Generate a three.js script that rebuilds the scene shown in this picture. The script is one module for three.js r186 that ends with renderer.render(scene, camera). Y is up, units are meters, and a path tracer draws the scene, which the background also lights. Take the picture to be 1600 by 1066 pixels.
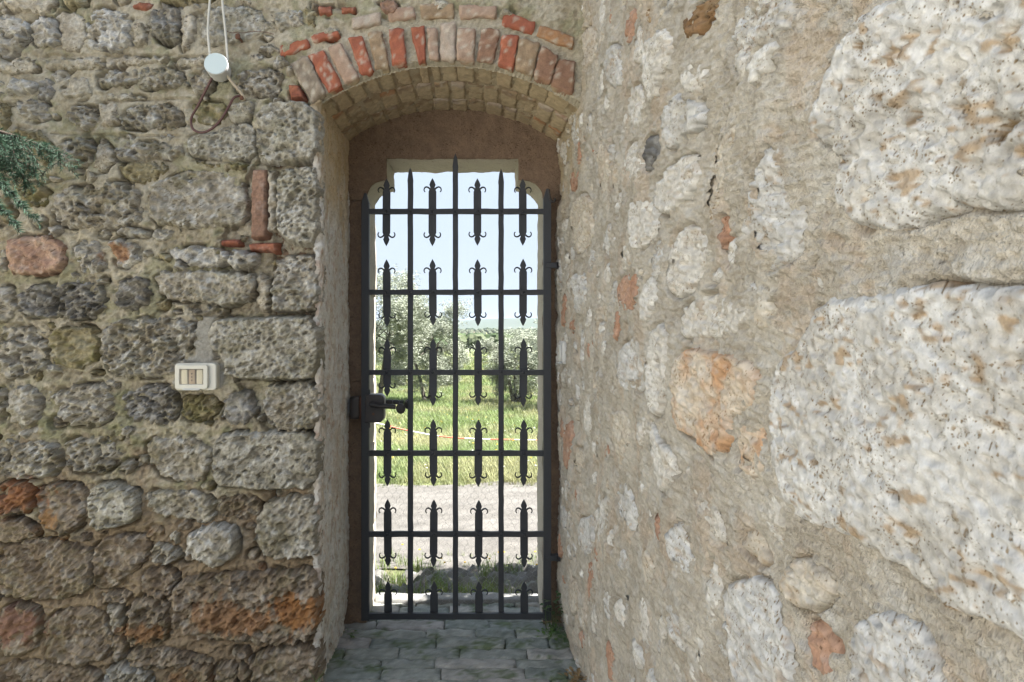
import * as THREE from 'three';
import { mergeGeometries, mergeVertices } from 'three/addons/utils/BufferGeometryUtils.js';
import { TessellateModifier } from 'three/addons/modifiers/TessellateModifier.js';
import { createNoise3D } from 'simplex-noise';

// ------------------------------------------------------------------ camera
const F = 1067, CX = 745, CY = 510, EYE = 1.42;       // focal length and principal point in photo pixels, eye height in metres
const scene = new THREE.Scene();
const camera = new THREE.PerspectiveCamera(2 * Math.atan(533 / F) * 180 / Math.PI, 1600 / 1066, 0.05, 12000);
camera.setViewOffset(1600, 1066, 800 - CX, 533 - CY, 1600, 1066);
camera.position.set(0, EYE, 0);
camera.lookAt(0, EYE, -10);
camera.focus = 2.9;
camera.userData.fStop = 14;
scene.add(camera);

// ------------------------------------------------------------------ sky, sun, exposure
const renderer = new THREE.WebGLRenderer({ antialias: true });
renderer.toneMapping = THREE.LinearToneMapping;
renderer.toneMappingExposure = 4.75;
renderer.shadowMap.enabled = true;
{
  const w = 64, h = 256, d = new Float32Array(w * h * 4);
  for (let j = 0; j < h; j++) {
    const el = Math.max(0, ((j + 0.5) / h - 0.5) * Math.PI), t = Math.pow(Math.sin(el), 0.55);
    const r = 0.170 * (1 - t) + 0.150 * t, g = 0.190 * (1 - t) + 0.190 * t, b = 0.211 * (1 - t) + 0.25 * t;
    for (let i = 0; i < w; i++) d.set([r, g, b, 1], (j * w + i) * 4);
  }
  const sky = new THREE.DataTexture(d, w, h, THREE.RGBAFormat, THREE.FloatType);
  sky.mapping = THREE.EquirectangularReflectionMapping;
  sky.magFilter = sky.minFilter = THREE.LinearFilter;
  sky.needsUpdate = true;
  scene.background = sky; scene.environment = sky;
}
const sun = new THREE.DirectionalLight(new THREE.Color(1, 0.975, 0.93), 5);
sun.position.set(0.52 * 30, 0.84 * 30, -0.05 * 30);
sun.target.position.set(0, 0, 0);
sun.castShadow = true;
sun.shadow.mapSize.set(4096, 4096);
Object.assign(sun.shadow.camera, { left: -30, right: 30, top: 30, bottom: -30, near: 0.1, far: 120 });
scene.add(sun, sun.target);
scene.fog = new THREE.FogExp2(new THREE.Color(0.66, 0.80, 1.0), 0.00007);

// ------------------------------------------------------------------ helpers
let seedState = 12345;
function rnd() { seedState = (seedState + 0x6D2B79F5) | 0; let t = Math.imul(seedState ^ (seedState >>> 15), 1 | seedState); t = (t + Math.imul(t ^ (t >>> 7), 61 | t)) ^ t; return ((t ^ (t >>> 14)) >>> 0) / 4294967296; }
const rr = (a, b) => a + (b - a) * rnd();
const n3 = createNoise3D(rnd);
const clamp = (x, a = 0, b = 1) => x < a ? a : x > b ? b : x;
const lerp = (a, b, t) => a + (b - a) * t;
const sst = (a, b, x) => { const t = clamp((x - a) / (b - a)); return t * t * (3 - 2 * t); };
const mix3 = (a, b, t) => [lerp(a[0], b[0], t), lerp(a[1], b[1], t), lerp(a[2], b[2], t)];
const onZ = (px, py, Z) => new THREE.Vector3((px - CX) / F * Z, EYE - (py - CY) / F * Z, -Z);
const taken = new Map();
function numbered(n) { const k = taken.get(n) || 0; taken.set(n, k + 1); return k ? `${n}_${String(k).padStart(3, '0')}` : n; }
function shadow(o) { o.castShadow = o.receiveShadow = true; return o; }
function part(name, geo, mat, parent) { const m = shadow(new THREE.Mesh(geo, mat)); m.name = name; parent.add(m); return m; }
function group(name, parent) { const g = new THREE.Group(); g.name = name; parent.add(g); return g; }
function thing(name, label, category, grp) { const g = new THREE.Group(); g.name = numbered(name); g.userData = { label, category }; if (grp) g.userData.group = grp; scene.add(g); return g; }
function tag(o, label, category, grp, kind) { o.userData.label = label; o.userData.category = category; if (grp) o.userData.group = grp; if (kind) o.userData.kind = kind; return o; }

// tiling noise textures (grain and fine relief only)
function tileNoise(size, cells, seed) {
  let s = seed; const r = () => { s = (Math.imul(s, 1664525) + 1013904223) >>> 0; return s / 4294967296; };
  const L = new Float32Array(cells * cells); for (let i = 0; i < L.length; i++) L[i] = r();
  const out = new Float32Array(size * size);
  for (let y = 0; y < size; y++) {
    const fy = y / size * cells, y0 = Math.floor(fy), ty0 = fy - y0, ty = ty0 * ty0 * (3 - 2 * ty0);
    const a = (y0 % cells) * cells, b = ((y0 + 1) % cells) * cells;
    for (let x = 0; x < size; x++) {
      const fx = x / size * cells, x0 = Math.floor(fx), tx0 = fx - x0, tx = tx0 * tx0 * (3 - 2 * tx0), c = x0 % cells, e = (x0 + 1) % cells;
      out[y * size + x] = lerp(lerp(L[a + c], L[a + e], tx), lerp(L[b + c], L[b + e], tx), ty);
    }
  }
  return out;
}
function sumNoise(size, list, seed) { const o = new Float32Array(size * size); list.forEach(([c, w], i) => { const n = tileNoise(size, c, seed + i * 77); for (let k = 0; k < o.length; k++) o[k] += w * (n[k] - 0.5); }); return o; }
function dots(a, size, count, r0, r1, amt, seed, warp = null, mask = null) {
  let s = seed; const r = () => { s = (Math.imul(s, 1664525) + 1013904223) >>> 0; return s / 4294967296; };
  for (let k = 0; k < count; k++) {
    const cx = r() * size, cy = r() * size, q = r(); if (mask && mask[Math.floor(cy) * size + Math.floor(cx)] < r() * 0.5 - 0.16) { r(); r(); continue; } const rx = lerp(r0, r1, q * q), ry = rx * (0.5 + 0.7 * r()), m = amt * (0.4 + 0.6 * r());
    for (let y = Math.floor(cy - ry - 1); y <= cy + ry + 1; y++) for (let x = Math.floor(cx - rx - 1); x <= cx + rx + 1; x++) {
      const at = ((y % size + size) % size) * size + ((x % size + size) % size); let d = Math.hypot((x - cx) / rx, (y - cy) / ry); if (warp) d = d * 0.8 + 1.5 * warp[at] + 0.1; if (d >= 1) continue;
      a[at] += m * Math.min(1, 1 - d * d);
    }
  }
}
function texOf(a, size, metres, f, srgb = false) {
  const d = new Uint8Array(size * size * 4);
  for (let k = 0; k < size * size; k++) { const c = f(a[k]); d[k * 4] = clamp(c[0]) * 255; d[k * 4 + 1] = clamp(c[1]) * 255; d[k * 4 + 2] = clamp(c[2]) * 255; d[k * 4 + 3] = 255; }
  const t = new THREE.DataTexture(d, size, size, THREE.RGBAFormat);
  t.wrapS = t.wrapT = THREE.RepeatWrapping; t.magFilter = THREE.LinearFilter; t.minFilter = THREE.LinearMipmapLinearFilter; t.generateMipmaps = true;
  t.repeat.set(1 / metres, 1 / metres); if (srgb) t.colorSpace = THREE.SRGBColorSpace; t.needsUpdate = true; return t;
}
const SZ = 1024;
const pitA = sumNoise(SZ, [[24, 0.25], [60, 0.3], [140, 0.35], [300, 0.25]], 11); dots(pitA, SZ, 2600, 3, 15, -0.75, 5); dots(pitA, SZ, 900, 4, 12, 0.3, 6);
const sandA = sumNoise(SZ, [[40, 0.2], [120, 0.3], [260, 0.5], [512, 0.4]], 31); dots(sandA, SZ, 3000, 1.5, 5, -0.5, 8); dots(sandA, SZ, 3500, 2, 5, 0.45, 9);
const grainA = sumNoise(SZ, [[18, 0.25], [50, 0.3], [130, 0.35], [400, 0.4]], 51); dots(grainA, SZ, 3000, 1.5, 5, -0.35, 12); dots(grainA, SZ, 1500, 1.5, 6, 0.3, 13);
// flecks: earth-filled pores (dark in colour and sunk in relief at the same spots) and pale grains
const fleckA = new Float32Array(SZ * SZ), poreA = sumNoise(SZ, [[30, 0.2], [80, 0.25], [200, 0.25], [420, 0.2]], 71);
const warpA = sumNoise(SZ, [[70, 0.4], [160, 0.4], [330, 0.3]], 91), maskA = sumNoise(SZ, [[9, 0.6], [22, 0.4]], 95);
dots(fleckA, SZ, 9000, 1.4, 4.2, -1.3, 21, warpA, maskA); dots(fleckA, SZ, 420, 5, 14, -0.7, 22, warpA, maskA); dots(fleckA, SZ, 3600, 1.6, 6, 0.8, 23, warpA);
for (let k = 0; k < poreA.length; k++) poreA[k] += 0.55 * clamp(fleckA[k], -1, 0.4);
const fleckN = sumNoise(SZ, [[14, 0.3], [40, 0.35], [110, 0.35], [300, 0.35]], 81);
const T = {
  fleck: texOf(fleckA.map((v, k) => clamp(v, -1, 1) * 0.999 + Math.round(fleckN[k] * 400) * 4), SZ, 0.40, (q) => { const n = Math.round(q / 4) / 400, v = q - Math.round(q / 4) * 4, g = 0.84 + 0.22 * n + 0.12 * Math.max(0, v), d = clamp(-v * 1.15); return [lerp(g, 0.40, d), lerp(g * 0.995, 0.31, d), lerp(g * 0.985, 0.20, d)]; }),
  dirt: texOf(fleckA.map((v, k) => clamp(v, -1, 1) * 0.999 + Math.round(fleckN[k] * 400) * 4), SZ, 0.61, (q) => { const n = Math.round(q / 4) / 400, v = q - Math.round(q / 4) * 4, g = 0.80 + 0.5 * n + 0.24 * Math.max(0, v), d = clamp(-v * 1.1); return [lerp(g, 0.36, d), lerp(g * 0.995, 0.32, d), lerp(g * 0.985, 0.24, d)]; }),
  pore: texOf(poreA, SZ, 0.40, (v) => { const g = 0.62 + v * 0.5; return [g, g, g]; }),
  poreD: texOf(poreA, SZ, 0.61, (v) => { const g = 0.62 + v * 0.5; return [g, g, g]; }),
  pit: texOf(pitA, SZ, 0.55, v => { const g = 0.62 + v * 0.5; return [g, g, g]; }),
  sand: texOf(sandA, SZ, 0.47, v => { const g = 0.5 + v * 0.5; return [g, g, g]; }),
  grain: texOf(grainA, SZ, 0.51, v => { const g = 0.86 + v * 0.34; return [g, g * 0.995 , g * 0.985]; }),
};
const mat = (o) => new THREE.MeshStandardMaterial({ roughness: 0.95, metalness: 0, ...o });
const M = {
  stone: mat({ vertexColors: true, map: T.dirt, bumpMap: T.poreD, bumpScale: 0.008 }),
  pale: mat({ vertexColors: true, map: T.fleck, bumpMap: T.pore, bumpScale: 0.0035 }),
  mortar: mat({ vertexColors: true, map: T.grain, bumpMap: T.sand, bumpScale: 0.007 }),
  brick: mat({ vertexColors: true, map: T.grain, bumpMap: T.sand, bumpScale: 0.004 }),
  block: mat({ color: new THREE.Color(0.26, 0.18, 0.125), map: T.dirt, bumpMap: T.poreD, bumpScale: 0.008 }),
  limestone: mat({ color: new THREE.Color(0.56, 0.51, 0.43), map: T.fleck, bumpMap: T.pore, bumpScale: 0.005 }),
  iron: mat({ color: new THREE.Color(0.050, 0.053, 0.060), roughness: 0.55, metalness: 0.35, bumpMap: T.sand, bumpScale: 0.0008 }),
  ironWorn: mat({ color: new THREE.Color(0.06, 0.055, 0.055), roughness: 0.5, metalness: 0.4, bumpMap: T.sand, bumpScale: 0.001 }),
  rust: mat({ color: new THREE.Color(0.13, 0.06, 0.035), roughness: 0.85, bumpMap: T.sand, bumpScale: 0.001 }),
  wire: mat({ color: new THREE.Color(0.42, 0.42, 0.42), roughness: 0.45, metalness: 0.6 }),
  plastic: mat({ color: new THREE.Color(0.62, 0.60, 0.53), roughness: 0.42 }),
  plasticWhite: mat({ color: new THREE.Color(0.55, 0.55, 0.54), roughness: 0.45 }),
  cord: mat({ color: new THREE.Color(0.56, 0.54, 0.48), roughness: 0.8 }),
  cap: mat({ color: new THREE.Color(0.31, 0.365, 0.375), roughness: 0.6 }),
  rubber: mat({ color: new THREE.Color(0.10, 0.045, 0.04), roughness: 0.55 }),
};
const PAL = {   // wall stone kinds: two base colours, pale crust, moss share, relief, pitting
  t: { a: [0.494, 0.456, 0.389], b: [0.314, 0.275, 0.209], li: 0.65, mo: 0.28, amp: 0.018, pit: 0.018 },
  w: { a: [0.608, 0.580, 0.532], b: [0.418, 0.380, 0.314], li: 0.8, mo: 0.1, amp: 0.018, pit: 0.018 },
  d: { a: [0.351, 0.332, 0.304], b: [0.209, 0.190, 0.157], li: 0.4, mo: 0.25, amp: 0.016, pit: 0.018 },
  c: { a: [0.522, 0.470, 0.380], b: [0.427, 0.370, 0.285], li: 0.35, mo: 0.2, amp: 0.006, pit: 0.003 },
  m: { a: [0.380, 0.332, 0.209], b: [0.257, 0.214, 0.119], li: 0.25, mo: 0.7, amp: 0.018, pit: 0.015 },
  p: { a: [0.52, 0.36, 0.27], b: [0.42, 0.26, 0.19], li: 0.25, mo: 0.05, amp: 0.014, pit: 0.006 },
  o: { a: [0.36, 0.28, 0.19], b: [0.28, 0.14, 0.065], li: 0.15, mo: 0.2, amp: 0.018, pit: 0.012 },
  b: { a: [0.351, 0.285, 0.214], b: [0.228, 0.171, 0.119], li: 0.3, mo: 0.25, amp: 0.017, pit: 0.012 },
  g: { a: [0.494, 0.465, 0.399], b: [0.342, 0.314, 0.252], li: 0.55, mo: 0.25, amp: 0.007, pit: 0.013 },
  r: { a: [0.40, 0.155, 0.09], b: [0.30, 0.105, 0.065], li: 0.12, mo: 0.1, amp: 0.004, pit: 0.003 },
  k: { a: [0.36, 0.22, 0.155], b: [0.28, 0.165, 0.115], li: 0.12, mo: 0.1, amp: 0.004, pit: 0.003 },
  // right-hand wall
  W: { a: [0.740, 0.725, 0.690], b: [0.640, 0.610, 0.560], li: 0.55, mo: 0, st: 0.3, amp: 0.004, pit: 0.005 },
  G: { a: [0.665, 0.665, 0.660], b: [0.530, 0.515, 0.490], li: 0.55, mo: 0, st: 0.5, amp: 0.005, pit: 0.006 },
  C: { a: [0.636, 0.585, 0.499], b: [0.550, 0.482, 0.396], li: 0.4, mo: 0, st: 0.4, amp: 0.005, pit: 0.005 },
  O: { a: [0.669, 0.581, 0.475], b: [0.581, 0.352, 0.202], li: 0.4, mo: 0, st: 0.3, amp: 0.007, pit: 0.005 },
  B: { a: [0.690, 0.685, 0.672], b: [0.545, 0.525, 0.49], li: 0.45, mo: 0, st: 0.75, amp: 0.0045, pit: 0.0055 },
  P: { a: [0.532, 0.342, 0.247], b: [0.446, 0.257, 0.171], li: 0.15, mo: 0, amp: 0.005, pit: 0.005 },
  D: { a: [0.216, 0.216, 0.216], b: [0.136, 0.132, 0.128], li: 0.2, mo: 0, amp: 0.006, pit: 0.008 },
  H: { a: [0.34, 0.25, 0.15], b: [0.26, 0.15, 0.07], li: 0.1, mo: 0, amp: 0.010, pit: 0.012 },
};
const LICHEN = [0.66, 0.65, 0.62], MOSS = [0.20, 0.185, 0.075], STAIN = [0.40, 0.27, 0.14];
function stoneColour(K, u, v, s) {
  const n1 = n3(u * 6, v * 6, s), n2 = n3(u * 23, v * 23, s + 3), n4 = n3(u * 70, v * 70, s + 7);
  let c = mix3(K.a, K.b, sst(-0.5, 0.6, n1 * 0.7 + n2 * 0.5));
  c = mix3(c, LICHEN, K.li * sst(0.1, 0.55, n3(u * 15, v * 15, s + 11) * 0.6 + n3(u * 48, v * 48, s + 15) * 0.5));
  if (K.st) c = mix3(c, STAIN, K.st * sst(0.3, 0.62, n3(u * 9, v * 22, s + 19) * 0.6 + n3(u * 34, v * 70, s + 23) * 0.5));
  if (K.mo) c = mix3(c, MOSS, K.mo * sst(0.05, 0.6, n3(u * 4.2, v * 5, 91) * 0.7 + n3(u * 19, v * 26, 95) * 0.55));
  const k = 1 + 0.28 * n4; return [c[0] * k, c[1] * k, c[2] * k];
}
// polygon with rounded corners and its signed distance (positive inside)
function chaikin(p) { const o = []; for (let i = 0; i < p.length; i++) { const a = p[i], b = p[(i + 1) % p.length]; o.push([a[0] * 0.8 + b[0] * 0.2, a[1] * 0.8 + b[1] * 0.2], [a[0] * 0.2 + b[0] * 0.8, a[1] * 0.2 + b[1] * 0.8]); } return o; }
function sd(P, x, y) {
  let d = 1e9, inside = false;
  for (let i = 0, j = P.length - 1; i < P.length; j = i++) {
    const ax = P[j][0], ay = P[j][1], ex = P[i][0] - ax, ey = P[i][1] - ay, wx = x - ax, wy = y - ay, t = clamp((wx * ex + wy * ey) / (ex * ex + ey * ey + 1e-12)), bx = wx - ex * t, by = wy - ey * t;
    d = Math.min(d, bx * bx + by * by);
    if ((P[i][1] > y) !== (ay > y) && x < (ax - P[i][0]) * (y - P[i][1]) / (ay - P[i][1]) + P[i][0]) inside = !inside;
  }
  d = Math.sqrt(d); return inside ? d : -d;
}
class StoneSet {
  constructor() { this.list = []; this.cell = new Map(); }
  add(poly, kind, opt = {}) {
    const P = opt.sharp ? poly : chaikin(poly); let a = 1e9, b = -1e9, c = 1e9, d = -1e9, su = 0, sv = 0;
    for (const [u, v] of P) { a = Math.min(a, u); b = Math.max(b, u); c = Math.min(c, v); d = Math.max(d, v); su += u; sv += v; }
    const s = { P, kind, K: PAL[kind], u0: a, u1: b, v0: c, v1: d, uc: su / P.length, vc: sv / P.length, seed: 20 + this.list.length * 1.37, ...opt };
    s.K = PAL[kind]; this.list.push(s);
    for (let i = Math.floor((a - 0.06) * 8); i <= Math.floor((b + 0.06) * 8); i++) for (let j = Math.floor((c - 0.06) * 8); j <= Math.floor((d + 0.06) * 8); j++) { const k = i * 4096 + j; if (!this.cell.has(k)) this.cell.set(k, []); this.cell.get(k).push(s); }
    return s;
  }
  dist(u, v) { let m = -0.06; const l = this.cell.get(Math.floor(u * 8) * 4096 + Math.floor(v * 8)); if (l) for (const s of l) if (u > s.u0 - 0.06 && u < s.u1 + 0.06 && v > s.v0 - 0.06 && v < s.v1 + 0.06) m = Math.max(m, sd(s.P, u, v)); return m; }
  free(poly, gap) { for (const [u, v] of chaikin(poly)) if (this.dist(u, v) > -gap) return false; let su = 0, sv = 0; for (const [u, v] of poly) { su += u; sv += v; } return this.dist(su / poly.length, sv / poly.length) < -gap; }
}
function stoneHeight(s, u, v, d) {
  const z = s.seed, w = d + s.wob * (n3(u * 26, v * 26, z) + 0.5 * n3(u * 75, v * 75, z));
  if (w < -0.003) return s.base - (-0.003 - w) * 4;
  const f = s.f || 1, U = u * f, Vv = v * f, e = clamp((w + 0.003) / s.r), prof = Math.sqrt(1 - (1 - e) * (1 - e)), K = s.K, A = K.amp * s.rough;
  let h = s.prot + s.tu * (u - s.uc) + s.tv * (v - s.vc);
  h += A * (0.8 * (Math.abs(n3(U * 21, Vv * 27, z + 8)) - 0.35) + 0.8 * n3(U * 7, Vv * 8, z + 1) + 0.55 * (0.4 - Math.abs(n3(U * 15, Vv * 17, z + 2))) * 1.6 + 0.16 * n3(U * 40, Vv * 42, z + 4) + 0.06 * n3(U * 95, Vv * 95, z + 6));
  const P = K.pit * s.rough * (s.pk ?? 1);
  h -= P * (1.3 * sst(0.42, 0.66, n3(U * 13, Vv * 20, z + 31)) + 1.1 * sst(0.45, 0.62, n3(U * 33, Vv * 47, z + 33)) + 0.4 * sst(0.5, 0.7, n3(U * 80, Vv * 95, z + 35)));
  if (s.hole) for (const [hu, hv, ra, rb, dep] of s.hole) { const q = Math.hypot((u - hu) / ra, (v - hv) / rb) + 0.25 * n3(u * 40, v * 40, z); h -= dep * (1 - sst(0.55, 1, q)); }
  return s.base + prof * h;
}
// a wall's own axes: u along, v up, n out of the face
class Frame {
  constructor(o, u, n) { this.o = o; this.u = u.clone().normalize(); this.n = n.clone().normalize(); this.flip = new THREE.Vector3().crossVectors(this.u, new THREE.Vector3(0, 1, 0)).dot(this.n) < 0; }
  put(u, v, h, out, k) { out[k] = this.o.x + this.u.x * u + this.n.x * h; out[k + 1] = this.o.y + v; out[k + 2] = this.o.z + this.u.z * u + this.n.z * h; }
}
// height field over [u0,u1] x [v0,v1]; f returns [height, colour, keep]
function field(fr, us, vs, f) {
  const nu = us.length, nv = vs.length, idx = new Int32Array(nu * nv).fill(-1), pos = [], col = [], uv = [], keep = new Uint8Array(nu * nv), H = new Float32Array(nu * nv), C = new Array(nu * nv);
  for (let j = 0; j < nv; j++) for (let i = 0; i < nu; i++) { const r = f(us[i], vs[j]); if (r) { H[j * nu + i] = r[0]; C[j * nu + i] = r[1]; keep[j * nu + i] = r[2] ? 2 : 1; } }
  const tri = [], tmp = [0, 0, 0];
  const vert = (i, j) => { const k = j * nu + i; if (idx[k] < 0) { idx[k] = pos.length / 3; fr.put(us[i], vs[j], H[k], tmp, 0); pos.push(tmp[0], tmp[1], tmp[2]); col.push(...C[k]); uv.push(us[i] + H[k] * 0.8, vs[j] + H[k] * 0.8); } return idx[k]; };
  for (let j = 0; j < nv - 1; j++) for (let i = 0; i < nu - 1; i++) {
    const k = j * nu + i, q = [keep[k], keep[k + 1], keep[k + nu], keep[k + nu + 1]];
    if (!q[0] || !q[1] || !q[2] || !q[3] || Math.max(...q) < 2) continue;
    const a = vert(i, j), b = vert(i + 1, j), c = vert(i + 1, j + 1), e = vert(i, j + 1);
    if (fr.flip) tri.push(a, c, b, a, e, c); else tri.push(a, b, c, a, c, e);
  }
  const g = new THREE.BufferGeometry();
  g.setAttribute('position', new THREE.Float32BufferAttribute(pos, 3)); g.setAttribute('color', new THREE.Float32BufferAttribute(col, 3)); g.setAttribute('uv', new THREE.Float32BufferAttribute(uv, 2));
  g.setIndex(tri); g.computeVertexNormals(); return g;
}
const span = (a, b, d) => { const n = Math.max(1, Math.round((b - a) / d)), o = []; for (let i = 0; i <= n; i++) o.push(a + (b - a) * i / n); return o; };
function stoneMesh(fr, s, du, dv) {
  const m = 0.016;
  return field(fr, span(s.u0 - m, s.u1 + m, du), span(s.v0 - m, s.v1 + m, dv), (u, v) => { const d = sd(s.P, u, v); if (d < -m) return null;
    let c = stoneColour(s.K, u, v, s.seed);
    if (!s.swell) for (const [hu, hv, ra, rb, e] of STAINS) { const q = Math.hypot((u - hu) / ra, (v - hv) / rb); if (q < 1.6) c = mix3(c, e, 0.85 * (1 - sst(0.6, 1.1, q + 0.45 * n3(u * 22, v * 9, 5) + 0.3 * n3(u * 70, v * 40, 6)))); }   // rust and earth stains
    if (s.hole && s.swell) for (const [hu, hv, ra, rb] of s.hole) { const q = Math.hypot((u - hu) / ra, (v - hv) / rb) + 0.5 * n3(u * 40, v * 60, s.seed + 2) + 0.35 * n3(u * 120, v * 150, s.seed + 4); c = mix3(c, [0.36, 0.25, 0.13], 0.85 * (1 - sst(0.75, 1.05, q))); }   // ochre earth lodged in the cavities
    return [stoneHeight(s, u, v, d) + (s.swell ? s.swell(u, v) : 0), c, true]; });
}
// a block with rounded, worn edges: unit box warped by map(x, y, z in -1..1) after rounding
function blockGeo(sx, sy, sz, { r = 0.008, amp = 0.004, freq = 14, seed = 0, seg = 0.03, map, colour, amp2 = 0 }) {
  const n = (L) => Math.max(2, Math.min(14, Math.round(L / seg)));
  let g = new THREE.BoxGeometry(sx, sy, sz, n(sx), n(sy), n(sz));
  const p = g.attributes.position, hx = sx / 2, hy = sy / 2, hz = sz / 2, loc = [];
  r = Math.min(r, hx * 0.9, hy * 0.9, hz * 0.9);
  g.deleteAttribute('uv'); g.deleteAttribute('normal'); g = mergeVertices(g, 1e-5);
  const q = g.attributes.position, uv = new Float32Array(q.count * 2), col = colour ? new Float32Array(q.count * 3) : null, v = new THREE.Vector3(), c = new THREE.Vector3();
  for (let i = 0; i < q.count; i++) {
    v.fromBufferAttribute(q, i); c.set(clamp(v.x, -hx + r, hx - r), clamp(v.y, -hy + r, hy - r), clamp(v.z, -hz + r, hz - r));
    const d = v.clone().sub(c), L = d.length(); if (L > 1e-6) v.copy(c).addScaledVector(d, r / L);
    const a = v.x * freq, b = v.y * freq, e = v.z * freq, f2 = freq * 3.1;
    v.x += amp * n3(a, b, e + seed) + amp2 * n3(v.x * f2, v.y * f2, v.z * f2 + seed + 5); v.y += amp * n3(a, b, e + seed + 20) + amp2 * n3(v.x * f2, v.y * f2, v.z * f2 + seed + 25); v.z += amp * n3(a, b, e + seed + 40) + amp2 * n3(v.x * f2, v.y * f2, v.z * f2 + seed + 45);
    uv[i * 2] = v.x + v.z * 0.83 + seed * 0.137; uv[i * 2 + 1] = v.y + v.z * 0.61 + seed * 0.071;
    if (col) col.set(colour(v.x, v.y, v.z), i * 3);
    if (map) map(v, hx, hy, hz);
    q.setXYZ(i, v.x, v.y, v.z);
  }
  g.setAttribute('uv', new THREE.BufferAttribute(uv, 2)); if (col) g.setAttribute('color', new THREE.BufferAttribute(col, 3));
  g.computeVertexNormals(); return g;
}
const bx = (w, h, d, x, y, z) => { const g = new THREE.BoxGeometry(w, h, d); g.translate(x, y, z); return g; };

// ------------------------------------------------------------------ courtyard wall with the gateway
const ZF = 2.66, ZB = 3.27, ZO = 3.57;                 // wall face, inner face of the gate frame, outer face
const fu = (px) => (px - CX) / F * ZF, fv = (py) => EYE - (py - CY) / F * ZF;
const facade = new Frame(new THREE.Vector3(0, 0, -ZF), new THREE.Vector3(1, 0, 0), new THREE.Vector3(0, 0, 1));
const wallSet = new StoneSet();
const ARC = { x: -0.118, y: 1.562, r: 0.893 };
const LEFT = -0.611;
// outlines read off the photograph: origin and scale of the crop, then kind and corners
function trace(ox, oy, sc, text, toU, toV, fn) {
  for (const line of text.trim().split('\n')) {
    const [k, ...pts] = line.trim().split(/\s+/);
    fn(k, pts.map((p) => { const [x, y] = p.split(',').map(Number); const px = ox + x / sc, py = oy + y / sc; return [toU(px, py), toV(px, py)]; }));
  }
}
const STAINS = [[468, 955, 48, 32, [0.42, 0.19, 0.06]], [395, 965, 70, 22, [0.36, 0.19, 0.09]], [340, 960, 40, 30, [0.34, 0.20, 0.11]], [20, 775, 60, 26, [0.38, 0.17, 0.08]], [78, 820, 18, 26, [0.40, 0.22, 0.09]], [225, 985, 40, 14, [0.34, 0.18, 0.08]], [20, 975, 60, 30, [0.27, 0.14, 0.10]], [185, 398, 22, 16, [0.42, 0.22, 0.11]]].map(([a, b, c, d, e]) => [fu(a), fv(b), c / 401, d / 401, e]);
const addFacade = (k, P) => {
  const brick = k[0] === 'r' || k[0] === 'k';
  wallSet.add(P, k[0], { base: -0.012, prot: brick ? 0.028 : rr(0.024, 0.040) + (k[1] === '+' ? 0.02 : 0), r: brick ? 0.006 : k[0] === 'g' ? 0.010 : rr(0.010, 0.020), wob: brick ? 0.002 : k[0] === 'g' ? 0.005 : 0.010, rough: rr(0.75, 1.25), pk: rr(0.25, 1.3), f: rr(0.7, 1.5), tu: rr(-0.06, 0.06), tv: rr(-0.10, 0.04), sharp: brick });
};
trace(0, 0, 2.961, `
c 30,5 90,-20 260,-20 265,40 200,70 140,58 60,68
w 0,75 70,75 140,110 140,190 60,258 0,262
w 145,92 200,78 250,90 280,150 275,215 200,225 155,190
c 265,70 340,50 400,80 410,170 370,240 290,252 290,140
w 420,60 500,35 590,60 615,120 600,240 425,245 402,200
c 622,120 660,95 688,130 688,215 622,220
d 700,60 760,30 840,30 850,90 830,190 790,220 720,170 690,110
c 855,90 900,70 912,140 880,230 845,240
g 928,90 1000,30 1200,40 1240,110 1220,170 1080,210 960,215 930,160
t 1255,60 1400,50 1410,110 1340,140 1290,150
r 620,40 650,15 720,25 680,55
m 300,-10 420,-10 400,30 300,35
m 740,-15 1000,-15 960,22 760,20
c 220,278 480,274 470,320 300,335 215,330
c 490,272 780,270 760,302 500,312
c 800,275 990,270 960,302 830,312
c 0,290 170,272 175,340 80,350 0,340
w+ 60,410 100,375 195,385 190,420 110,450 50,440
d 197,382 240,362 260,420 230,475 177,455
w 230,340 310,327 350,370 340,410 260,400
t 440,370 500,330 590,332 640,380 600,410 480,410
t 650,340 700,318 840,332 860,380 800,420 650,410
c 352,362 420,360 432,420 390,470 300,450 312,405
t 890,360 980,330 1000,380 980,430 900,430
t 1110,330 1190,335 1230,322 1300,330 1300,400 1240,450 1100,440
c 500,432 600,440 690,455 600,470 500,466
w 80,480 150,462 240,500 220,560 140,560 90,530
t 310,520 370,490 445,500 465,560 420,600 340,580
c 455,482 540,480 552,540 535,600 480,590
t 558,520 680,482 830,490 850,560 800,610 640,600 562,590
m 870,480 980,472 1055,480 1050,560 940,590 880,560
g 872,640 1000,605 1180,560 1183,742 1000,742 876,722
g 1062,482 1180,472 1180,545 1060,575
g 1188,478 1470,476 1474,742 1300,748 1190,748
t 280,660 420,642 448,700 430,768 300,778 272,720
t 530,690 600,662 840,667 858,720 790,748 560,748
c 455,642 520,680 540,740 470,800 436,770
t 250,900 400,850 560,842 650,870 660,1000 600,1056 300,1056 240,980
t 700,870 850,790 1000,782 1120,822 1150,960 1100,1056 750,1056 690,980
k 1170,788 1230,788 1233,1100 1168,1100
c 1240,800 1274,792 1274,1060 1240,1060
g 1282,790 1400,772 1474,780 1476,1138 1330,1118 1280,1050
m 60,860 150,832 240,880 225,950 90,950
m 0,885 50,900 80,1000 0,1040
m 560,762 690,752 800,772 700,850 580,832
m 60,600 170,600 240,640 250,760 150,800 60,740
m 0,480 60,500 50,600 0,620
m 0,680 50,700 50,830 0,860
m 890,750 1150,758 1140,800 1000,775`, fu, (x, y) => fv(y), addFacade);
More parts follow.
